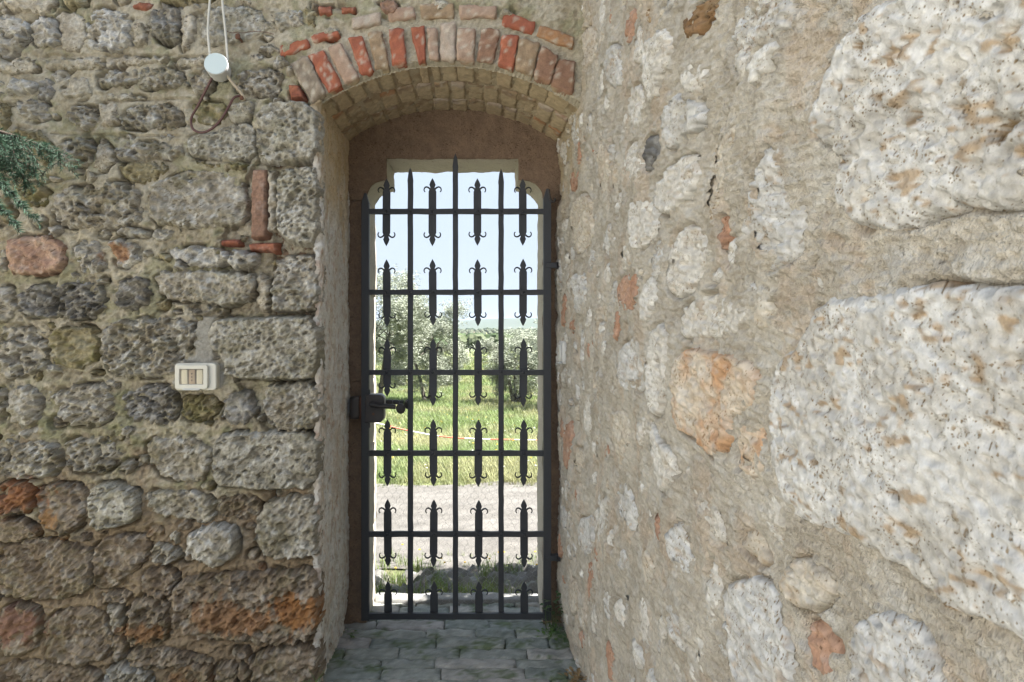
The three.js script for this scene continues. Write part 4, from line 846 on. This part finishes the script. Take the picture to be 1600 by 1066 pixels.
// ------------------------------------------------------------------ plants in the courtyard
const leafMat = (r, g, b, tr = 0.35) => new THREE.MeshPhysicalMaterial({ color: new THREE.Color(r, g, b), roughness: 0.9, transmission: tr, thickness: 0, side: THREE.DoubleSide });
function tris(pos, nor) { const g = new THREE.BufferGeometry(); g.setAttribute('position', new THREE.Float32BufferAttribute(pos, 3)); if (nor) g.setAttribute('normal', new THREE.Float32BufferAttribute(nor, 3)); else g.computeVertexNormals(); return g; }
{ // conifer standing just left of the picture; one bough hangs into it
  const t = thing('conifer', 'dark green conifer whose drooping bough hangs in front of the stone wall', 'tree');
  const base = new THREE.Vector3(-2.75, -0.05, -1.95); t.position.copy(base);
  const bark = mat({ color: new THREE.Color(0.13, 0.095, 0.07), bumpMap: T.pit, bumpScale: 0.01 });
  part('trunk', new THREE.CylinderGeometry(0.05, 0.12, 4.6, 12, 8).translate(0, 2.3, 0), bark, t);
  const V = (x, y, z) => new THREE.Vector3(x, y, z), needles = [], wood = [];
  const side = new THREE.Vector3(), dir = new THREE.Vector3(), rv = () => V(rr(-1, 1), rr(-1, 1), rr(-1, 1));
  function twig(a, b, n, L) {
    const d = b.clone().sub(a); dir.copy(d).normalize(); const c = new THREE.CatmullRomCurve3([a, a.clone().lerp(b, 0.5).add(V(0, 0.012, 0)), b]);
    wood.push(new THREE.TubeGeometry(c, 4, 0.0013, 4).toNonIndexed());
    for (let i = 0; i < n; i++) {
      const p = c.getPoint(rnd()), w = rv().cross(dir).normalize(), e = p.clone().addScaledVector(w, L * rr(0.7, 1.1)).addScaledVector(dir, L * rr(0.4, 0.9)); side.crossVectors(e.clone().sub(p), rv()).normalize().multiplyScalar(0.0013);
      needles.push(p.x - side.x, p.y - side.y, p.z - side.z, p.x + side.x, p.y + side.y, p.z + side.z, e.x, e.y, e.z);
    }
  }
  function bough(a, b, sag, tw, len, dens) {
    const m = a.clone().lerp(b, 0.6); m.y += sag; const c = new THREE.CatmullRomCurve3([a, m, b]);
    wood.push(new THREE.TubeGeometry(c, 14, 0.006, 5).toNonIndexed());
    for (let i = 0; i < tw; i++) { const f = 0.2 + 0.8 * (i + rnd()) / tw, p = c.getPoint(f), tg = c.getTangent(f), e = p.clone().addScaledVector(tg, len * rr(0.2, 0.6)).add(V(rr(-1, 1) * len * 0.6, -len * rr(0.15, 0.95), rr(-1, 1) * len * 0.6)); twig(p, e, dens, 0.016); const m2 = p.clone().lerp(e, 0.5); twig(m2, m2.clone().add(V(rr(-1, 1) * len * 0.4, -len * rr(0.1, 0.5), rr(-1, 1) * len * 0.4)), Math.floor(dens * 0.6), 0.015); }
  }
  const L = (px, py, Z) => onZ(px, py, Z).sub(base);
  bough(V(0, 2.35, 0), L(74, 232, 2.25), 0.06, 90, 0.11, 110);
  bough(V(0, 2.25, 0.1), L(30, 215, 2.15), 0.06, 80, 0.12, 110);
  bough(V(0, 2.2, -0.1), L(58, 262, 2.3), 0.05, 60, 0.11, 110);
  bough(V(0, 2.3, 0), L(20, 250, 2.2), 0.05, 60, 0.11, 110);
  bough(V(0, 2.05, 0.2), L(-10, 300, 1.75), 0.03, 12, 0.08, 60);
  for (const [x0, y0, x1, y1, Z] of [[-30, 255, 40, 330, 1.7], [-25, 270, 62, 352, 1.75], [-40, 280, 30, 362, 1.62]]) { const a = L(x0, y0, Z), b = L(x1, y1, Z); for (let k = 0; k < 5; k++) twig(a.clone().lerp(b, k / 5), a.clone().lerp(b, (k + 1) / 5), 130, 0.014); twig(L(-300, y0 - 40, Z), a, 30, 0.013); }
  for (let k = 0; k < 26; k++) { const y = 1.2 + k * 0.13, an = k * 2.4, R = (4.7 - y) * 0.34; if (Math.cos(an) > 0.55 && y < 3) continue; bough(V(0, y + 0.2, 0), V(Math.cos(an) * R, y - 0.1, Math.sin(an) * R), 0.05, 12, 0.22, 26); }
  part('boughs', mergeGeometries(wood), bark, t);
  const f = part('foliage', tris(needles), leafMat(0.035, 0.08, 0.045, 0.2), t); f.userData.kind = 'stuff';
}
function blades(n, spread, h0, h1, w, lean) {
  const p = []; for (let i = 0; i < n; i++) {
    const a = rnd() * 6.283, r = spread * Math.sqrt(rnd()), x = Math.cos(a) * r, z = Math.sin(a) * r, h = rr(h0, h1), b = rnd() * 6.283, lx = Math.cos(b) * lean * h * rr(0.3, 1), lz = Math.sin(b) * lean * h * rr(0.3, 1), wx = -Math.sin(b + rr(-0.6, 0.6)) * w, wz = Math.cos(b) * w;
    const P = (t, s) => [x + lx * t * t + wx * s * (1 - t * t * 0.85), h * t * (1 - 0.18 * lean * t), z + lz * t * t + wz * s * (1 - t * t * 0.85)];
    const q = [P(0, -1), P(0, 1), P(0.5, 1), P(0.5, -1), P(1, 0)]; for (const k of [0, 1, 2, 0, 2, 3, 3, 2, 4]) p.push(...q[k]);
  } return p;
}
function leafy(n, h, spread, size) {   // rosette of small pointed leaves on thin stems
  const p = []; for (let i = 0; i < n; i++) {
    const a = rnd() * 6.283, r = spread * rnd(), y = h * rnd(), c = new THREE.Vector3(Math.cos(a) * r, y, Math.sin(a) * r), d = new THREE.Vector3(Math.cos(a), rr(-0.3, 0.6), Math.sin(a)).normalize(), s = new THREE.Vector3().crossVectors(d, new THREE.Vector3(rr(-0.4, 0.4), 1, rr(-0.4, 0.4))).normalize(), L = size * rr(0.6, 1.2);
    const A = c, B = c.clone().addScaledVector(d, L * 0.5).addScaledVector(s, L * 0.3).add(new THREE.Vector3(0, L * 0.1, 0)), C = c.clone().addScaledVector(d, L), D = c.clone().addScaledVector(d, L * 0.5).addScaledVector(s, -L * 0.3).add(new THREE.Vector3(0, L * 0.1, 0));
    for (const q of [A, B, C, A, C, D]) p.push(q.x, q.y, q.z);
    const st = new THREE.Vector3(c.x * 0.15, 0, c.z * 0.15); for (const q of [st, new THREE.Vector3(st.x + 0.0012, 0, st.z), c]) p.push(q.x, q.y, q.z);
  } return p;
}
const GREEN = leafMat(0.10, 0.19, 0.035), GREEN2 = leafMat(0.07, 0.13, 0.04), DRY = leafMat(0.30, 0.20, 0.09, 0.2);
function plant(name, label, pos, arr, m, cat, grp) { const t = thing(name, label, cat, grp); t.position.set(...pos); part('foliage', tris(arr), m, t); return t; }
plant('grass_tuft', 'bright green grass tuft growing at the foot of the left wall corner', [-0.635, -0.02, -2.59], blades(18, 0.05, 0.06, 0.17, 0.003, 0.7), GREEN, 'grass tuft');
plant('grass_sprig', 'tiny grass sprig sprouting between the lowest stones of the wall', [fu(262), 0.0, -ZF + 0.035], blades(5, 0.012, 0.03, 0.07, 0.003, 0.8), GREEN, 'grass tuft');
plant('leafy_weed', 'leafy green weed growing beside the gate hinge post', [0.352, 0.0, -3.17], [...leafy(46, 0.17, 0.05, 0.035), ...blades(6, 0.03, 0.1, 0.2, 0.002, 0.4)], GREEN2, 'weed');
plant('creeping_weed', 'low creeping weed on the paving under the gate hinge', [0.335, 0.005, -3.11], leafy(40, 0.035, 0.06, 0.022), GREEN, 'weed');
plant('clover_weed', 'small clover-like weed at the foot of the pale wall', [0.392, 0.03, -3.0], leafy(22, 0.05, 0.035, 0.026), GREEN2, 'weed');
plant('dry_leaf_litter', 'little heap of dry brown leaves at the foot of the pale wall', [0.405, 0.0, -2.72], leafy(70, 0.025, 0.07, 0.028), DRY, 'leaf litter');
plant('moss_weed', 'tiny green weed in the paving joint at the left reveal', [-0.575, 0.0, -3.12], leafy(16, 0.03, 0.025, 0.018), GREEN, 'weed');

// ------------------------------------------------------------------ added house, out of view, put in to bounce sunlight into the shade
{
  const t = thing('courtyard_house', 'added unseen pale house that bounces sunlight into the courtyard', 'house');
  const pl = mat({ color: new THREE.Color(0.68, 0.65, 0.59), map: T.grain, bumpMap: T.sand, bumpScale: 0.003 });
  part('wall', bx(0.5, 4.6, 12, -6.6, 2.25, 3.6), pl, t);
  part('roof', blockGeo(1.1, 0.16, 12.4, { r: 0.03, amp: 0.01, seg: 0.3 }).translate(-6.7, 4.62, 3.6), mat({ color: new THREE.Color(0.34, 0.19, 0.12) }), t);
  for (const z of [0.2, 3.6, 7]) { const w = part('shutter', blockGeo(0.06, 1.3, 0.9, { r: 0.01, amp: 0.001, seg: 0.2 }).translate(-6.33, 2.1, z), mat({ color: new THREE.Color(0.10, 0.12, 0.09) }), t); }
}

// ------------------------------------------------------------------ outside: ledge, verge, meadow, olives, tape, far country
{
  const t = thing('rock_ledge', 'low rough grey rock ledge between the sill and the gravel road', 'rock');
  const fr = new Frame(new THREE.Vector3(0, 0, 0), new THREE.Vector3(1, 0, 0), new THREE.Vector3(0, 0, 1));
  fr.put = (u, v, h, o, k) => { o[k] = u; o[k + 1] = h; o[k + 2] = -v; }; fr.flip = false;
  const g = field(fr, span(-1.6, 1.9, 0.028), span(3.75, 5.15, 0.028), (x, Z) => {
    const e = Math.min(1, 3 * (1 - Math.abs((Z - 4.5) / 0.66) ), 3 * (1 - Math.abs((x - 0.15) / 1.7))) + 0.25 * n3(x * 3, Z * 3, 200) - 0.55 * sst(-0.15, -0.5, x);
    const y = groundY(x, Z) - 0.06 + 0.15 * sst(0, 0.8, e) * (0.75 + 0.35 * n3(x * 2.2, Z * 2.6, 201)) + 0.05 * n3(x * 6, Z * 7, 202) + 0.022 * n3(x * 17, Z * 19, 203) - 0.04 * sst(0.3, 0.6, n3(x * 8, Z * 11, 204));
    let c = mix3([0.25, 0.24, 0.225], [0.16, 0.15, 0.135], sst(-0.4, 0.5, n3(x * 6, Z * 6, 205) + 0.5 * n3(x * 24, Z * 24, 206))); c = mix3(c, [0.09, 0.10, 0.045], 0.7 * sst(0.2, 0.5, n3(x * 4, Z * 4, 207)));
    return [y, c, e > -0.3];
  });
  part('rock', g, M.brick, t);
}
const dummy = new THREE.Object3D();
function scatter(name, geo, m, list, parent) { const im = new THREE.InstancedMesh(geo, m, list.length); im.name = name; list.forEach(([x, y, z, s, a, c, sy], i) => { dummy.position.set(x, y, z); dummy.rotation.set(0, a, 0); dummy.scale.set(s, s * (sy || 1), s); dummy.updateMatrix(); im.setMatrixAt(i, dummy.matrix); if (c) im.setColorAt(i, new THREE.Color(...c)); }); shadow(im); parent.add(im); return im; }
const grassM = new THREE.MeshPhysicalMaterial({ color: 0xffffff, roughness: 0.9, transmission: 0.35, thickness: 0, side: THREE.DoubleSide });
const gtone = (x, Z) => { const n = n3(x * 0.35, Z * 0.3, 300) + 0.5 * n3(x * 1.7, Z * 1.3, 301), t = sst(-0.5, 0.6, n), k = rr(0.8, 1.25), c = mix3([0.18, 0.24, 0.075], [0.30, 0.295, 0.14], t); return [c[0] * k, c[1] * k, c[2] * k]; };
{
  const tuft = tris(blades(9, 0.05, 0.06, 0.17, 0.0035, 0.7)), big = tris(blades(12, 0.14, 0.10, 0.26, 0.008, 0.6)), far = tris(blades(16, 0.45, 0.15, 0.35, 0.03, 0.5));
  const L1 = [], L2 = [], L3 = [];
  for (let i = 0; i < 15000; i++) { const Z = rr(8.05, 15), x = rr(-0.22 * Z - 1.2, 0.17 * Z + 1.2); if (Z < 8.5 && rnd() > (Z - 8) * 2 + 0.25 * n3(x * 2, 1, 1)) continue; L1.push([x, groundY(x, Z) - 0.005, -Z, rr(0.7, 1.5) * (Z < 9 ? 0.8 : 1), rnd() * 6.28, gtone(x, Z)]); }
  for (let i = 0; i < 14000; i++) { const Z = 14 + 24 * Math.pow(rnd(), 0.8), x = rr(-0.24 * Z - 1.5, 0.2 * Z + 1.5); L2.push([x, groundY(x, Z) - 0.01, -Z, rr(0.6, 1.3), rnd() * 6.28, gtone(x, Z)]); }
  for (let i = 0; i < 5000; i++) { const Z = rr(36, 90), x = rr(-0.26 * Z, 0.22 * Z); L3.push([x, groundY(x, Z) - 0.02, -Z, rr(0.6, 1.3), rnd() * 6.28, gtone(x, Z)]); }
  for (const [g, L, n, lab] of [[tuft, L1, 'meadow_grass', 'sunlit meadow grass beyond the gravel road'], [big, L2, 'orchard_grass', 'paler meadow grass around the olive trees'], [far, L3, 'far_grass', 'distant grass beyond the olive trees']]) tag(scatter(n, g, grassM, L, scene), lab, 'grass', null, 'stuff');
  const L4 = []; // verge on the near side of the road and round the ledge
  for (let i = 0; i < 1500; i++) { const Z = rr(3.72, 5.35), x = rr(-1.8, 2.0), n = n3(x * 2.1, Z * 2.6, 310); if (n < (x < -0.25 ? -0.45 : 0.12) && !(Z < 3.95 && n > -0.3)) continue; L4.push([x, groundY(x, Z) - 0.005 + (Z > 4 && Z < 5 && x > -0.3 ? 0.05 : 0), -Z, rr(0.45, 1.0), rnd() * 6.28, mix3([0.13, 0.22, 0.04], [0.21, 0.23, 0.07], rnd())]); }
  for (let i = 0; i < 260; i++) { const side = rnd() < 0.5, x = rr(-3, 3), Z = side ? rr(5.15, 5.5) : rr(7.9, 8.3); L4.push([x, groundY(x, Z), -Z, rr(0.25, 0.5), rnd() * 6.28, [0.17, 0.22, 0.06]]); }
  tag(scatter('verge_grass', tuft, grassM, L4, scene), 'patchy green grass on the verge just outside the gate', 'grass', null, 'stuff');
  // yellow wildflowers
  const fl = new THREE.IcosahedronGeometry(0.011, 0), L5 = []; for (let i = 0; i < 260; i++) { const near = i < 26, Z = near ? rr(4.7, 5.3) : rr(8.6, 22), x = near ? rr(-0.9, 0.9) : rr(-0.2 * Z, 0.16 * Z); L5.push([x, groundY(x, Z) + rr(0.10, 0.17), -Z, near ? 0.9 : rr(1, 1.7), 0, near || rnd() < 0.5 ? [0.75, 0.45, 0.03] : [0.6, 0.6, 0.52], 0.5]); }
  tag(scatter('wildflowers', fl, mat({ color: 0xffffff }), L5, scene), 'scattered yellow and white wildflowers in the grass', 'flowers', null, 'stuff');
}
// olives: bent trunk, limbs, silvery crown of small leaves in clumps
const barkM = mat({ color: new THREE.Color(0.17, 0.145, 0.12), bumpMap: T.pit, bumpScale: 0.02 });
const leafGeo = (() => { const p = []; for (let k = 0; k < 7; k++) { const a = rnd() * 6.283, e = rr(-0.5, 1.1), d = new THREE.Vector3(Math.cos(a) * Math.cos(e), Math.sin(e), Math.sin(a) * Math.cos(e)), s = new THREE.Vector3(rr(-1, 1), rr(-1, 1), rr(-1, 1)).cross(d).normalize().multiplyScalar(0.012), o = new THREE.Vector3(rr(-0.05, 0.05), rr(-0.05, 0.05), rr(-0.05, 0.05)), m = o.clone().addScaledVector(d, 0.05), t = o.clone().addScaledVector(d, 0.1); for (const q of [o, m.clone().add(s), t, o, t, m.clone().sub(s)]) p.push(q.x, q.y, q.z); } return tris(p); })();
const oliveM = new THREE.MeshPhysicalMaterial({ color: 0xffffff, roughness: 0.75, transmission: 0.25, thickness: 0, side: THREE.DoubleSide });
function olive(label, x, Z, H, R, n, seed) {
  const tint = [0.29, 0.31, 0.235];   // one leaf colour for every olive
  const t = thing('olive_tree', label, 'tree', 'olive trees beyond the road'); t.position.set(x, groundY(x, Z) - 0.05, -Z);
  seedState = seed; const V = (a, b, c) => new THREE.Vector3(a, b, c), wood = [], ends = [];
  const stems = 2 + Math.floor(rnd() * 2);
  for (let k = 0; k < stems; k++) { const a = k / stems * 6.28 + rnd(), p0 = V(Math.cos(a) * 0.08, 0, Math.sin(a) * 0.08), p1 = V(Math.cos(a) * 0.2 * R, H * 0.3, Math.sin(a) * 0.2 * R), p2 = V(Math.cos(a) * 0.45 * R, H * 0.62, Math.sin(a) * 0.45 * R); const c = new THREE.CatmullRomCurve3([p0, p1, p2]), g = new THREE.TubeGeometry(c, 10, 0.075, 7), q = g.attributes.position; for (let i = 0; i < q.count; i++) { const f = Math.floor(i / 8) / 10, o = c.getPoint(f), s = 1.15 - 0.7 * f; q.setXYZ(i, o.x + (q.getX(i) - o.x) * s, o.y + (q.getY(i) - o.y) * s, o.z + (q.getZ(i) - o.z) * s); } g.computeVertexNormals(); part('trunk', g, barkM, t); ends.push([p1, p2]); }
  for (let k = 0; k < 12; k++) { const [p1, p2] = ends[k % stems], o = p1.clone().lerp(p2, rr(0.2, 1)), a = rnd() * 6.28, e = V(Math.cos(a) * R * rr(0.5, 0.9), H * rr(0.45, 0.92), Math.sin(a) * R * rr(0.5, 0.9)); wood.push(new THREE.TubeGeometry(new THREE.CatmullRomCurve3([o, o.clone().lerp(e, 0.5).add(V(0, 0.15, 0)), e]), 6, 0.018, 5)); }
  for (const w of wood) part('limb', w, barkM, t);
  const cl = []; for (let k = 0; k < 46; k++) { const a = rnd() * 6.28, y = rr(0.2, 0.97), rad = R * Math.sqrt(Math.max(0.06, 1 - Math.pow((y - 0.6) / 0.45, 2))) * rr(0.35, 1.0); cl.push([Math.cos(a) * rad, y * H, Math.sin(a) * rad, R * rr(0.14, 0.30)]); }
  const L = []; for (let i = 0; i < n; i++) { const c = cl[Math.floor(rnd() * cl.length)], g = () => (rnd() + rnd() + rnd() - 1.5) * 0.95, k = rr(0.7, 1.35); L.push([c[0] + g() * c[3], c[1] + g() * c[3], c[2] + g() * c[3], rr(0.7, 1.3), rnd() * 6.28, [tint[0] * k, tint[1] * k, tint[2] * k]]); }
  scatter('crown', leafGeo, oliveM, L, t).userData.kind = 'stuff';
  return t;
}
const at = (px, Z) => (px - CX) / F * Z;
olive('tall silvery olive tree with open feathery crown left of the others', at(588, 21), 21, 4.7, 1.65, 7600, 101);
olive('round olive tree with pale crown between two long gate bars', at(668, 26), 26, 3.9, 1.75, 7200, 202);
olive('low broad olive tree with several thin stems beside a shadow', at(806, 25), 25, 2.75, 1.45, 4200, 303);
olive('small olive half hidden behind the round olive tree', at(702, 36), 36, 2.1, 1.0, 2000, 404);
olive('far olive behind the low broad olive tree', at(842, 38), 38, 2.9, 1.3, 2400, 505);
olive('far olive partly hidden behind the tall silvery olive', at(628, 36), 36, 3.6, 1.7, 3000, 606);
olive('added roadside olive, out of view, put in to shade the rock ledge', 1.85, 4.3, 3.4, 1.1, 4200, 808);  // invented tree, out of view, placed to cast the dappled shadow
olive('olive tree in the meadow right of the low broad olive', at(905, 22), 22, 3.6, 1.7, 4200, 909);
{ // red and white barrier tape strung over the grass
  const t = thing('barrier_tape', 'red and white barrier tape strung low across the meadow grass', 'tape');
  const red = mat({ color: new THREE.Color(0.62, 0.12, 0.06), roughness: 0.5 }), white = mat({ color: new THREE.Color(0.72, 0.72, 0.70), roughness: 0.5 });
  const A = onZ(560, 655, 11.5), B = onZ(900, 688, 12.5), N = 9, c = new THREE.CatmullRomCurve3([A, A.clone().lerp(B, 0.35).add(new THREE.Vector3(0, -0.16, 0)), A.clone().lerp(B, 0.7).add(new THREE.Vector3(0, -0.10, 0)), B]);
  for (let k = 0; k < N; k++) { const pts = []; for (let i = 0; i <= 8; i++) pts.push(c.getPoint((k + i / 8) / N)); const g = new THREE.TubeGeometry(new THREE.CatmullRomCurve3(pts), 10, 0.012, 6); part(k % 2 ? 'red_length' : 'white_length', g, k % 2 ? red : white, t); }
  for (const p of [A, B]) part('stake', new THREE.CylinderGeometry(0.012, 0.012, 0.9, 8).translate(p.x, p.y - 0.3, p.z), M.rust, t);
}
{ // hedges, woods and orchard rows far down the valley
  const g0 = new THREE.IcosahedronGeometry(1, 2), p = g0.attributes.position; for (let i = 0; i < p.count; i++) { const x = p.getX(i), y = p.getY(i), z = p.getZ(i), k = 1 + 0.28 * n3(x * 2, y * 2, z * 2) + 0.16 * n3(x * 5, y * 5, z * 5); p.setXYZ(i, x * k, y * k * 0.85 + 0.5, z * k); } g0.computeVertexNormals();
  const m = mat({ color: 0xffffff }), H = [], O = [], W = [];
  for (let i = 0; i < 150; i++) { const Z = rr(150, 190), x = rr(-0.16, 0.055) * Z; H.push([x, groundY(x, Z), -Z, rr(1.2, 2.6), rnd() * 6, mix3([0.035, 0.06, 0.02], [0.07, 0.095, 0.035], rnd())]); }
  for (let i = 0; i < 90; i++) { const Z = rr(120, 300), x = rr(-0.2, 0.22) * Z; if (n3(x / 20, Z / 30, 3) < 0.1) continue; H.push([x, groundY(x, Z), -Z, rr(1, 2.4), rnd() * 6, mix3([0.06, 0.075, 0.035], [0.10, 0.115, 0.06], rnd())]); }
  for (let r = 0; r < 26; r++) for (let k = -45; k < 50; k++) { const Z = 640 + r * 22, x = k * 7 + rr(-1, 1); if (Math.abs(x) > 0.28 * Z) continue; O.push([x, groundY(x, Z), -Z, rr(1.6, 2.5), rnd() * 6, mix3([0.07, 0.085, 0.05], [0.11, 0.12, 0.075], rnd())]); }
  for (let i = 0; i < 700; i++) { const Z = rr(1150, 1700), x = rr(-0.3, 0.3) * Z; if (n3(x / 160, Z / 220, 5) < 0.1) continue; W.push([x, groundY(x, Z) - 1, -Z, rr(2.5, 5), rnd() * 6, mix3([0.03, 0.05, 0.02], [0.06, 0.075, 0.03], rnd())]); }
  tag(scatter('hedgerow', g0, m, H, scene), 'dark green hedge across the field below the meadow', 'hedge', null, 'stuff');
  tag(scatter('olive_orchard_rows', g0, m, O, scene), 'grey green orchard rows on the far slope of the valley', 'orchard', null, 'stuff');
  tag(scatter('far_woods', g0, m, W, scene), 'dark woods along the foot of the blue hills', 'woods', null, 'stuff');
}
renderer.render(scene, camera);
